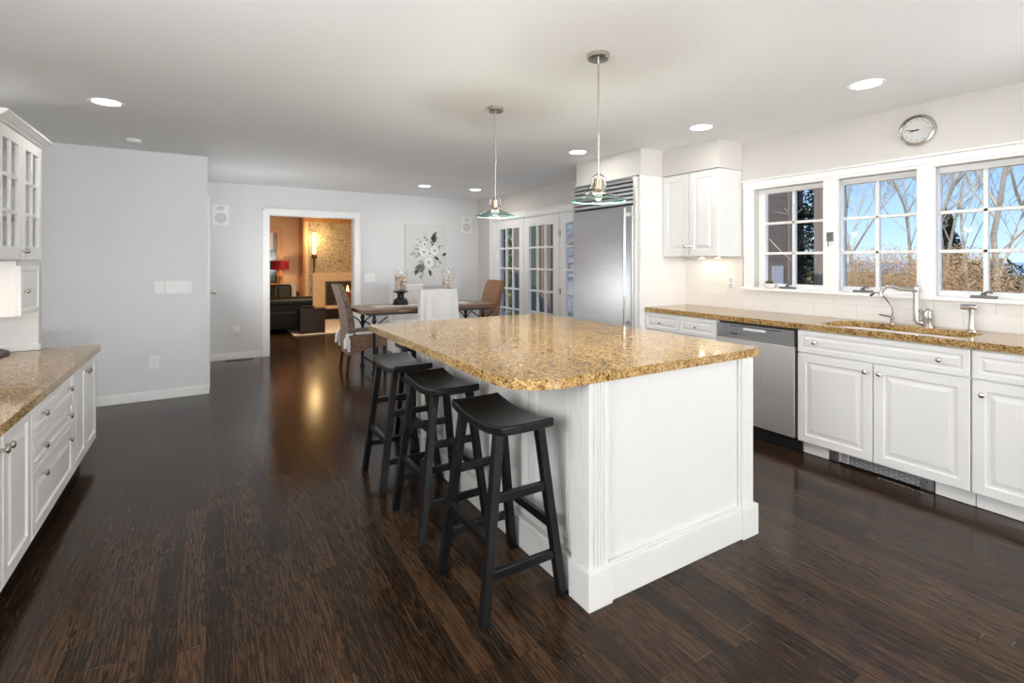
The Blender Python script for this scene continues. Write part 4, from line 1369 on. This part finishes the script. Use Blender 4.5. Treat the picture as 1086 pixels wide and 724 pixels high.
# ------------------------------------------------------------------ slipcovered chairs
def slip_chair(loc, rot, label, drape):
    t = thing('slipcovered_chair', (0, 0, 0), label, 'chair')      # local: faces +y, back at -y
    hw = .235
    pr = MB()
    # closed cover: back slab with folds running down, then seat skirt
    ncol = 40
    def ring(z, x0, y0, y1, amp, ph):
        pts = []
        per = [(-x0, y0), (x0, y0), (x0, y1), (-x0, y1)]
        for e_ in range(4):
            (ax, ay), (bx, by) = per[e_], per[(e_ + 1) % 4]
            for k in range(ncol // 4 * (2 if e_ % 2 == 0 else 1)):
                s = k / (ncol // 4 * (2 if e_ % 2 == 0 else 1))
                nx, ny = (by - ay), -(bx - ax)
                l = math.hypot(nx, ny) or 1
                a = amp * (math.sin(s * PI * 2 * (4 if e_ % 2 == 0 else 2) + ph + e_) * .7 + math.sin(s * 17 + ph * 2) * .3)
                pts.append((ax + (bx - ax) * s + nx / l * a, ay + (by - ay) * s + ny / l * a, z))
        return pts
    rows = []
    zt = 1.0
    for i in range(9):
        s = i / 8
        z = zt - .53 * s
        rows.append(ring(z, hw + .012 * s, -.245 - .01 * s , -.165 + .01 * s, (.024 if drape else .004) * s ** .7, .4))
    n = len(rows[0])
    vs = [p for r in rows for p in r]
    fs = []
    for i in range(len(rows) - 1):
        for k in range(n):
            k2 = (k + 1) % n
            fs.append((i * n + k, i * n + k2, (i + 1) * n + k2, (i + 1) * n + k))
    fs.append(tuple(range(n))); fs.append(tuple(range((len(rows) - 1) * n, len(rows) * n))[::-1])
    pr.add(vs, fs).build('back_cover', 'linen', t, bevel=.008 if not drape else .006, smooth=True, seg=3, angle=70)
    rows = []
    for i in range(7):
        s = i / 6
        rows.append(ring(.485 - .42 * s, hw + .006 + .02 * s, -.25 - .015 * s, .235 + .02 * s, .012 * s, 1.3))
    vs = [p for r in rows for p in r]
    fs = []
    for i in range(len(rows) - 1):
        for k in range(n):
            k2 = (k + 1) % n
            fs.append((i * n + k, i * n + k2, (i + 1) * n + k2, (i + 1) * n + k))
    fs.append(tuple(range(n))); fs.append(tuple(range((len(rows) - 1) * n, len(rows) * n))[::-1])
    MB().add(vs, fs).build('seat_cover', 'linen', t, smooth=True, angle=70)
    for sx in (-1, 1):
        for sy in (-1, 1):
            MB().leg((sx * .20, sy * .20, .002), (sx * .20, sy * .20, .06), .034).build('leg', 'darkwood', t)
    t.location = loc
    t.rotation_euler = (0, 0, rot)
    return t


slip_chair((2.41, 5.86, 0), 0, 'white slipcovered chair on the near side of the dining table, back to the camera', True)
slip_chair((2.50, 6.80, 0), PI, 'cream white slipcovered chair on the far side of the dining table', False)

# ------------------------------------------------------------------ hurricane vases
def hurricane(x, y, label, shellmat, glab, grp, seed):
    t = thing('hurricane_vase', (x, y, .7735), label, 'vase')
    z = .7735
    MB().lathe([(.105, 0), (.105, .014), (.098, .018), (.088, .062), (.070, .080), (.046, .090), (.040, .112), (.046, .142), (.068, .158), (.098, .164), (.100, .176), (0, .177)], (x, y, z), 12).build('pedestal', 'iron', t, smooth=True, angle=30)
    MB().lathe([(.091, .178), (.091, .47), (.087, .47), (.087, .184), (0, .183), (0, .178)], (x, y, z), 28).build('glass_cylinder', 'glassc', t, smooth=True)
    r_ = random.Random(seed)
    spots = []
    for lay in range(4):
        for k in range(5 if lay % 2 == 0 else 4):
            a = k * 2 * PI / (5 if lay % 2 == 0 else 4) + lay * .6 + r_.uniform(-.15, .15)
            rad = .052 + r_.uniform(-.006, .003)
            spots.append((x + rad * math.cos(a), y + rad * math.sin(a), z + .214 + lay * .050 + r_.uniform(-.004, .004)))
    o0 = None
    for i, sp in enumerate(spots):
        if o0 is None:
            b = MB()
            vs, fs = [], []
            pf = [(0, -.025), (.012, -.021), (.020, -.010), (.023, .002), (.017, .012), (.013, .014), (.010, .020), (.005, .024), (0, .027)]
            b.lathe([(r, zz) for r, zz in pf], (0, 0, 0), 10)
            for k in range(7):
                a = 2 * PI * k / 7
                b.tube([(0.019 * math.cos(a), .019 * math.sin(a), -.006), (.025 * math.cos(a), .025 * math.sin(a), .003)], [.006, .002], 5)
            o0 = b.build('seashell', shellmat, smooth=True)
            o = o0
        else:
            o = o0.copy(); COL.objects.link(o)
        o.location = sp
        o.rotation_euler = (r_.uniform(0, 3), r_.uniform(0, 3), r_.uniform(0, 6))
        s = r_.uniform(1.15, 1.4)
        o.scale = (s, s, s)
        tag(o, glab, 'seashell', grp)
    return t


hurricane(2.185, 6.36, 'glass hurricane vase of tan shells on a black pedestal, left on the table', 'shell', 'tan seashell piled inside the left glass hurricane on the dining table', 'shells in the left hurricane vase', 4)
hurricane(2.845, 6.34, 'glass hurricane vase of pale shells behind the near white chair', 'shellw', 'pale seashell piled inside the right glass hurricane on the dining table', 'shells in the right hurricane vase', 9)

# ------------------------------------------------------------------ living room beyond the doorway
b = MB()
b.box(-1.6, 4.1, 12.9, 13.1, 0, 2.8)
struct(b.build('wall_living_back', 'peach'))
struct(MB().box(-1.8, -1.6, 8.0, 13.1, 0, 2.8).build('wall_living_left', 'peach'))
struct(MB().box(4.1, 4.3, 8.0, 13.1, 0, 2.8).build('wall_living_right', 'peach'))
w4 = struct(MB().box(.55, .68, 12.86, 12.90, .72, 2.12).box(1.44, 1.57, 12.86, 12.90, .72, 2.12).box(.68, 1.44, 12.86, 12.90, 1.99, 2.12).box(.68, 1.44, 12.86, 12.90, .72, .82).build('window_4', 'orangewood', bevel=.004))
MB().box(.68, 1.44, 12.885, 12.895, .82, 1.99).build('pane', 'screen', w4)
MB().box(.68, 1.36, 12.865, 12.884, 1.60, 1.99).build('blind', 'linen', w4)
f_ = MB()
rn = random.Random(5)
for k in range(500):
    u, w = rn.uniform(.70, 1.42), rn.uniform(.82, 1.60)
    s = .02
    f_.add([(u, 12.88, w), (u + s, 12.879, w + s * .3), (u + s * .8, 12.88, w + s), (u - s * .2, 12.881, w + s * .7)], [(0, 1, 2, 3)])
tag(f_.build('foliage', ['needle'], w4, recalc=False), kind='stuff')

t = thing('fireplace', (3.2, 12.55, 0), 'fireplace with stone mosaic chimney breast and cream limestone surround', 'fireplace')
MB().box(1.975, 4.09, 12.36, 12.89, 0, 2.75).build('chimney_breast', 'cream', t)
MB().box(2.06, 4.09, 12.335, 12.36, .30, 2.24).build('mosaic_panel', 'mosaic', t)
MB().box(1.955, 4.09, 12.31, 12.36, 2.24, 2.38).build('top_beam', 'orangewood', t, bevel=.004)
MB().box(1.925, 1.975, 12.33, 12.90, 0, 2.75).build('corner_trim', 'orangewood', t, bevel=.004)
s_ = MB()
s_.box(2.125, 2.40, 12.28, 12.335, .30, 1.06); s_.box(3.70, 3.975, 12.28, 12.335, .30, 1.06); s_.box(2.40, 3.70, 12.28, 12.335, .86, 1.06)
s_.build('surround', 'cream', t, bevel=.004)
MB().box(2.06, 4.08, 11.98, 12.28, .24, .30).build('hearth_slab', 'cream', t, bevel=.006)
MB().box(2.10, 4.06, 12.02, 12.36, .002, .24).build('hearth_base', 'darkwood', t)
fb = MB().box(2.40, 3.70, 12.29, 12.334, .30, .86).build('firebox', 'firebox', t)
MB().box(2.40, 2.43, 12.26, 12.29, .30, .86).box(3.67, 3.70, 12.26, 12.29, .30, .86).box(2.43, 3.67, 12.26, 12.29, .83, .86).build('screen_frame', 'gunmetal', fb)
for k in range(5):
    x = 2.80 + k * .11
    MB().lathe([(.0, .0), (.05, .05), (.045, .12), (.02, .22 + .05 * (k % 2)), (0, .30 + .05 * (k % 2))], (x, 12.27, .42), 10).build('flame', 'flame', fb, smooth=True)
MB().tube([(2.7, 12.25, .36), (3.4, 12.25, .38)], .05, 10).tube([(2.75, 12.22, .40), (3.3, 12.26, .42)], .04, 10).build('log', 'darkwood', fb, smooth=True)
t = thing('wall_sconce', (2.155, 12.3, 1.42), 'torch shaped wall sconce glowing beside the fireplace', 'sconce')
MB().lathe([(0, 0), (.055, .02), (.065, .06), (.05, .10), (.03, .11)], (2.155, 12.25, 1.38), 18).box(2.14, 2.17, 12.25, 12.335, 1.42, 1.45).tube([(2.155, 12.27, 1.40), (2.16, 12.29, 1.15), (2.15, 12.31, .98)], [.02, .014, .008], 8).build('holder', 'redwood', t, smooth=True)
MB().lathe([(.028, 0), (.040, .10), (.046, .42), (.038, .52), (0, .525)], (2.155, 12.25, 1.47), 20).build('shade', 'sconce', t, smooth=True)
L = light('sconce_lamp', 'POINT', (2.155, 12.10, 1.85), 9, (1, .66, .30), shadow_soft_size=.12)
L.parent = t; L.location = Vector(L.location) - Vector(t.location)
# floor lamp / table lamp with red shade
t = thing('table_lamp', (1.47, 12.55, 0), 'lamp with a red drum shade beside the living room window', 'lamp')
MB().lathe([(.19, 0), (.19, .20), (.187, .20), (.187, 0)], (1.47, 12.55, 1.14), 28, closed=True).build('lamp_shade', 'red', t, smooth=True)
MB().lathe([(.05, 0), (.05, .02), (.022, .05), (.03, .10), (.05, .18), (.025, .25), (.04, .32), (.055, .36), (.02, .42), (.012, .55)], (1.47, 12.55, .62), 16).build('base', 'orangewood', t, smooth=True)
MB().box(1.30, 1.70, 12.35, 12.75, .58, .62).box(1.33, 1.36, 12.38, 12.41, .002, .58).box(1.64, 1.67, 12.38, 12.41, .002, .58).box(1.33, 1.36, 12.69, 12.72, .002, .58).box(1.64, 1.67, 12.69, 12.72, .002, .58).build('stand', 'darkwood', t)
L = light('red_lamp_bulb', 'POINT', (1.47, 12.55, 1.24), 4, (1, .75, .45), shadow_soft_size=.05)
L.parent = t; L.location = Vector(L.location) - Vector(t.location)
light('living_room_lamp', 'AREA', (2.0, 8.75, 2.72), 62, (1, .74, .46), shape='DISK', size=.5)  # added warm fill kept out of view, no ceiling fixture modelled
# sofa seen from its end
t = thing('leather_sofa', (1.25, 11.0, 0), 'black leather sofa seen end on through the doorway', 'sofa')
MB().box(.30, 1.74, 10.02, 12.0, .08, .40).build('base', 'leather', t, bevel=.03, seg=3)
for y in (10.02, 11.62):
    a = MB().box(.32, 1.72, y + .02, y + .24, .08, .55)
    a.build('arm', 'leather', t, bevel=.04, seg=3)
    MB().tube([(.32, y + .13, .56), (1.74, y + .13, .56)], .115, 18).build('arm_roll', 'leather', t, smooth=True)
MB().hexa([(.30, 10.1, .38), (.62, 10.1, .38), (.62, 11.9, .38), (.30, 11.9, .38), (.22, 10.1, .90), (.46, 10.1, .90), (.46, 11.9, .90), (.22, 11.9, .90)]).build('backrest', 'leather', t, bevel=.06, seg=4)
for y in (10.28, 10.95):
    MB().box(.60, 1.70, y, y + .66, .39, .52).build('seat_cushion', 'leather', t, bevel=.04, seg=3)
for (x, y) in ((.36, 10.10), (1.66, 10.10), (.36, 11.9), (1.66, 11.9)):
    MB().leg((x, y, .002), (x, y, .09), .06).build('foot', 'darkwood', t)
for i, (x, y, m, lab) in enumerate(((1.02, 10.75, 'leather', 'black cushion on the leather sofa, nearest the doorway'), (1.28, 10.98, 'leather', 'black cushion on the leather sofa next to the grey one'), (1.40, 11.25, 'throw', 'pale grey cushion on the leather sofa'))):
    cu = MB().box(-.22, .22, -.07, .07, -.17, .17).build('throw_cushion', m, bevel=.06, seg=4)
    cu.location = (x, y, .70)
    cu.rotation_euler = (-.3, 0, -.15 + .1 * i)
    tag(cu, lab, 'cushion')
t = thing('side_chest', (1.69, 9.95, 0), 'dark wood side chest on the white rug before the black sofa', 'side table')
MB().box(1.475, 1.90, 9.72, 10.0, .05, .455).build('body', 'darkwood', t, bevel=.004)
MB().box(1.46, 1.915, 9.705, 10.01, .455, .475).build('top', 'darkwood', t, bevel=.004)
for (x, y) in ((1.495, 9.74), (1.88, 9.74), (1.495, 9.98), (1.88, 9.98)):
    MB().leg((x, y, .012), (x, y, .06), .035).build('foot', 'darkwood', t)
o = MB().lathe([(.08, 0), (.12, .02), (.125, .028), (.10, .028), (0, .02)], (1.63, 9.87, .476), 20).build('shallow_dish', 'iron', smooth=True)
tag(o, 'dark shallow dish on top of the side chest', 'dish')
o = MB().box(1.36, 4.0, 9.66, 11.9, .001, .014).build('area_rug', 'rug', bevel=.006)
tag(o, 'pale shag rug in the living room beyond the doorway', 'rug')
t = thing('barrel_armchair', (2.72, 11.2, 0), 'red brown wooden barrel armchair before the fireplace', 'armchair')
bk = MB()
for k in range(13):
    a = math.radians(100 + 160 * k / 12)
    a2 = math.radians(100 + 160 * (k + 1) / 12)
    if k < 12:
        p = [(2.78 + r * math.cos(q), 11.2 + r * math.sin(q)) for q, r in ((a, .30), (a2, .30), (a2, .265), (a, .265))]
        zt1, zt2 = .66 + .05 * math.sin(PI * k / 12), .66 + .05 * math.sin(PI * (k + 1) / 12)
        bk.hexa([(*p[0], .10), (*p[1], .10), (*p[2], .10), (*p[3], .10), (*p[0], zt1), (*p[1], zt2), (*p[2], zt2), (*p[3], zt1)])
bk.build('curved_back', 'redwood', t, smooth=True, angle=40)
MB().lathe([(.26, 0), (.26, .10), (.23, .13), (0, .135)], (2.80, 11.2, .30), 24).build('seat', 'leather', t, smooth=True)
for a in (20, 140, 260):
    x, y = 2.79 + .22 * math.cos(math.radians(a)), 11.2 + .22 * math.sin(math.radians(a))
    MB().leg((x, y, .015), (x, y, .30), .04).build('leg', 'redwood', t)

# ------------------------------------------------------------------ outdoors
struct(MB().box(4.3, 90, -60, 90, -.9, -.6).build('ground_yard', 'soil'))
struct(MB().box(90, 2500, -2500, 2500, -7.0, -6.5).build('ground_sea', 'sea'))


def leafcloud(name, mat, blobs, n, size, seed, parent=None, stuff=False):
    r = random.Random(seed)
    b = MB()
    for i in range(n):
        c, rad = blobs[r.randrange(len(blobs))]
        while True:
            v = Vector((r.uniform(-1, 1), r.uniform(-1, 1), r.uniform(-1, 1)))
            if .15 < v.length < 1: break
        v = v * (v.length ** -.35)
        p = Vector(c) + Vector((v.x * rad[0], v.y * rad[1], v.z * rad[2]))
        a = Vector((r.gauss(0, 1), r.gauss(0, 1), r.gauss(0, 1))).normalized()
        d = a.orthogonal().normalized()
        s = size * r.uniform(.6, 1.4)
        b.add([p - a * s, p + d * s * .4, p + a * s, p - d * s * .4], [(0, 1, 2, 3)])
    o = b.build(name, mat, parent, recalc=False)
    return o


def bare_tree(x, y, h, lean, seed, label, mat='bark', r0=.06, z0=-.6):
    t = thing('bare_tree', (x, y, z0), label, 'tree', 'bare trees beyond the kitchen windows')
    r = random.Random(seed)
    tr, br = MB(), MB()

    def limb(p, d, ln, rad, lev, mb, n):
        pts, rs = [p.copy()], [rad]
        q, dd = p.copy(), d.copy()
        for i in range(n):
            dd = (dd + Vector((r.gauss(0, .10), r.gauss(0, .10), r.gauss(.05, .05)))).normalized()
            q = q + dd * ln / n
            pts.append(q.copy()); rs.append(max(.0035, rad * (1 - .8 * (i + 1) / n)))
        mb.tube(pts, rs, (7, 5, 4, 3, 3)[lev])
        if lev >= 4: return
        k = (9, 6, 5, 3)[lev]
        for j in range(k):
            f = (.22 + .76 * (j + r.random()) / k) if lev == 0 else (.2 + .8 * (j + r.random()) / k)
            i0 = min(n - 1, int(f * n))
            at_ = pts[i0].lerp(pts[i0 + 1], f * n - i0)
            az = r.uniform(0, 2 * PI)
            out = Vector((math.cos(az), math.sin(az), 0))
            nd = (dd * r.uniform(.5, .9) + out * r.uniform(.45, .8) + Vector((0, 0, .25))).normalized()
            limb(at_, nd, ln * r.uniform(.30, .55), max(.0035, rs[i0] * r.uniform(.34, .55)), lev + 1, br, 5 if lev < 2 else 4)

    limb(Vector((x, y, z0)), Vector((lean[0], lean[1], 1)).normalized(), h, r0, 0, tr, 12)
    tr.build('trunk', mat, t, smooth=True)
    br.build('branch_crown', mat, t, smooth=True)
    return t


def at(u, x):
    a = (u - 543) / FPX
    F_, R_ = (math.sin(TH), math.cos(TH)), (math.cos(TH), -math.sin(TH))
    dx, dy = F_[0] + a * R_[0], F_[1] + a * R_[1]
    return (x, x * dy / dx)


for (u, X, h, lean, seed, lab, r0) in (
        (912, 13.0, 7.0, (0, .03), 11, 'pale bare tree in the left half of the middle window', .085),
        (940, 12.0, 6.5, (.0, -.10), 23, 'leaning bare tree just right of the middle window muntin', .085),
        (960, 14.5, 7.0, (0, -.04), 5, 'slim bare tree near the right side of the middle window', .065),
        (1026, 15.0, 7.0, (0, -.02), 31, 'slim bare tree in the left half of the right window', .065),
        (1068, 11.0, 6.0, (0, .06), 17, 'pale bare tree in the right half of the right window', .085),
        (1083, 12.5, 7.5, (0, -.02), 41, 'thick pale bare tree at the right edge of the right window', .15),
        (985, 17.0, 7.5, (0, -.16), 53, 'leaning bare tree between the middle and right windows', .07),
        (897, 17.0, 7.5, (0, -.05), 61, 'distant bare tree at the left edge of the middle window', .06)):
    x, y = at(u, X)
    bare_tree(x, y, h * .95, lean, seed, lab, r0=r0 * .68)
# brown brush hedge below the trees: nobody could count its twigs
bl = []
rr_ = random.Random(8)
for u in range(880, 1048, 6):
    X = rr_.uniform(9.0, 12.5)
    x, y = at(u, X)
    bl.append(((x, y, .42 + rr_.uniform(-.1, .25)), (.9, .7, 1.0)))
for u in range(1048, 1100, 8):
    x, y = at(u, 9.5)
    bl.append(((x, y, -.15), (.8, .5, .45)))
o = leafcloud('dry_brush', 'brush', bl, 95000, .017, 2)
tag(o, 'thicket of dry brown brush under the bare trees outside', 'brush', kind='stuff')
x, y = at(1006, 19)
t = thing('evergreen_bush', (x, y, -.6), 'dark evergreen bush at the lower left of the right window', 'bush')
leafcloud('foliage', 'needle', [((x, y, .6), (.7, .7, 1.0)), ((x, y + .1, 1.5), (.45, .45, .8)), ((x, y + .1, 2.3), (.22, .22, .6)), ((x, y - .9, .5), (.9, .9, .95))], 4000, .09, 3, t)
MB().tube([(x, y, -.6), (x, y, 2.6)], [.08, .02], 8).build('trunk', 'barkd', t)
# what the left window looks onto
t = thing('shingled_wing', (7.0, 4.6, -.6), 'brown shingled house wing seen through the left kitchen window', 'building')
MB().box(4.9, 7.42, 4.25, 4.5, -.6, 4.2).build('wall', 'shingle', t)
MB().box(7.42, 7.50, 4.22, 4.5, -.6, 4.2).build('corner_board', 'post', t)
wf = MB().box(6.95, 7.28, 4.225, 4.25, .9, 1.30).build('vent_box', 'post', t)
MB().box(6.98, 7.25, 4.215, 4.225, .93, 1.27).build('cover', 'plasticg', wf)
t = tag(MB().box(5.55, 5.72, 2.74, 2.90, -.6, 4.0).build('porch_post', 'post', bevel=.01), 'grey brown porch post at the right side of the left window', 'post')
x, y = at(848, 8.6)
t = thing('evergreen_tree', (x, y, -.6), 'dark leafy evergreen tree filling the middle of the left window', 'tree')
leafcloud('foliage', 'needle', [((x, y, z), (.36, .36, .6)) for z in (.1, .9, 1.7, 2.5, 3.3)], 5000, .06, 6, t)
MB().tube([(x, y, -.6), (x, y, 3.6)], [.12, .03], 8).build('trunk', 'barkd', t)
tw = MB()
r_ = random.Random(12)
for k in range(60):
    p = Vector((x - 1.3 + r_.uniform(-.5, .3), y + .1 + r_.uniform(-.7, .8), r_.uniform(1.5, 2.9)))
    d = Vector((r_.uniform(-.3, .3), r_.uniform(-1, 1), r_.uniform(-.7, .5)))
    tw.tube([p, p + d * .25 + Vector((0, 0, r_.uniform(-.05, .05))), p + d * .5], [.006, .005, .003], 4)
tw.build('twig_tangle', 'bark', t)
# what the french doors look onto
t = thing('garden_building', (6.5, 9.4, -.6), 'dark shingled building with a brick pier seen through the middle french door', 'building')
MB().box(5.95, 6.40, 9.2, 9.6, -.6, 4.2).box(6.62, 7.0, 9.2, 9.6, -.6, 4.2).build('wall', 'dkshingle', t)
MB().box(6.40, 6.62, 9.16, 9.6, -.6, 4.2).build('brick_pier', 'brick', t)
t = tag(MB().box(6.75, 8.6, 8.75, 9.15, -.6, 4.2).build('fieldstone_wall', 'stone'), 'grey fieldstone wall seen through the right french door', 'wall')
t = thing('wall_lantern', (6.98, 8.7, 1.95), 'brown lantern on the fieldstone wall beyond the right french door', 'lantern')
MB().lathe([(.02, .32), (.09, .24), (.09, .22)], (6.98, 8.62, 1.78), 8).lathe([(.07, 0), (.08, .22), (.075, .22), (.06, 0)], (6.98, 8.62, 1.78), 8).box(6.96, 7.0, 8.62, 8.75, 1.92, 1.96).build('cage', 'redwood', t)
MB().lathe([(.055, .01), (.065, .21), (0, .21)], (6.98, 8.62, 1.78), 8).build('lantern_glass', 'firebox', t)
for (u, X, seed, m, lab, sc) in ((529, 9.0, 4, 'needle', 'dark evergreen at the left side of the left french door', .3), (541, 10.6, 5, 'olive', 'bright green tree beyond the left french door', 1.25), (552, 8.0, 7, 'needle', 'dark evergreen between the bright tree and the shingled building', .3)):
    x, y = at(u, X)
    t = thing('garden_tree', (x, y, -.6), lab, 'tree')
    leafcloud('foliage', m, [((x, y, z), (sc, sc, .6)) for z in (.0, .8, 1.6, 2.4, 3.2)], 4000 if sc < 1 else 9000, .075, seed, t)
    MB().tube([(x, y, -.6), (x, y, 3.2)], [.06, .02], 8).build('trunk', 'barkd', t)
o = MB().box(4.31, 6.2, 4.6, 9.0, -.6, -.14).build('ground_patio', 'stone')
struct(o)
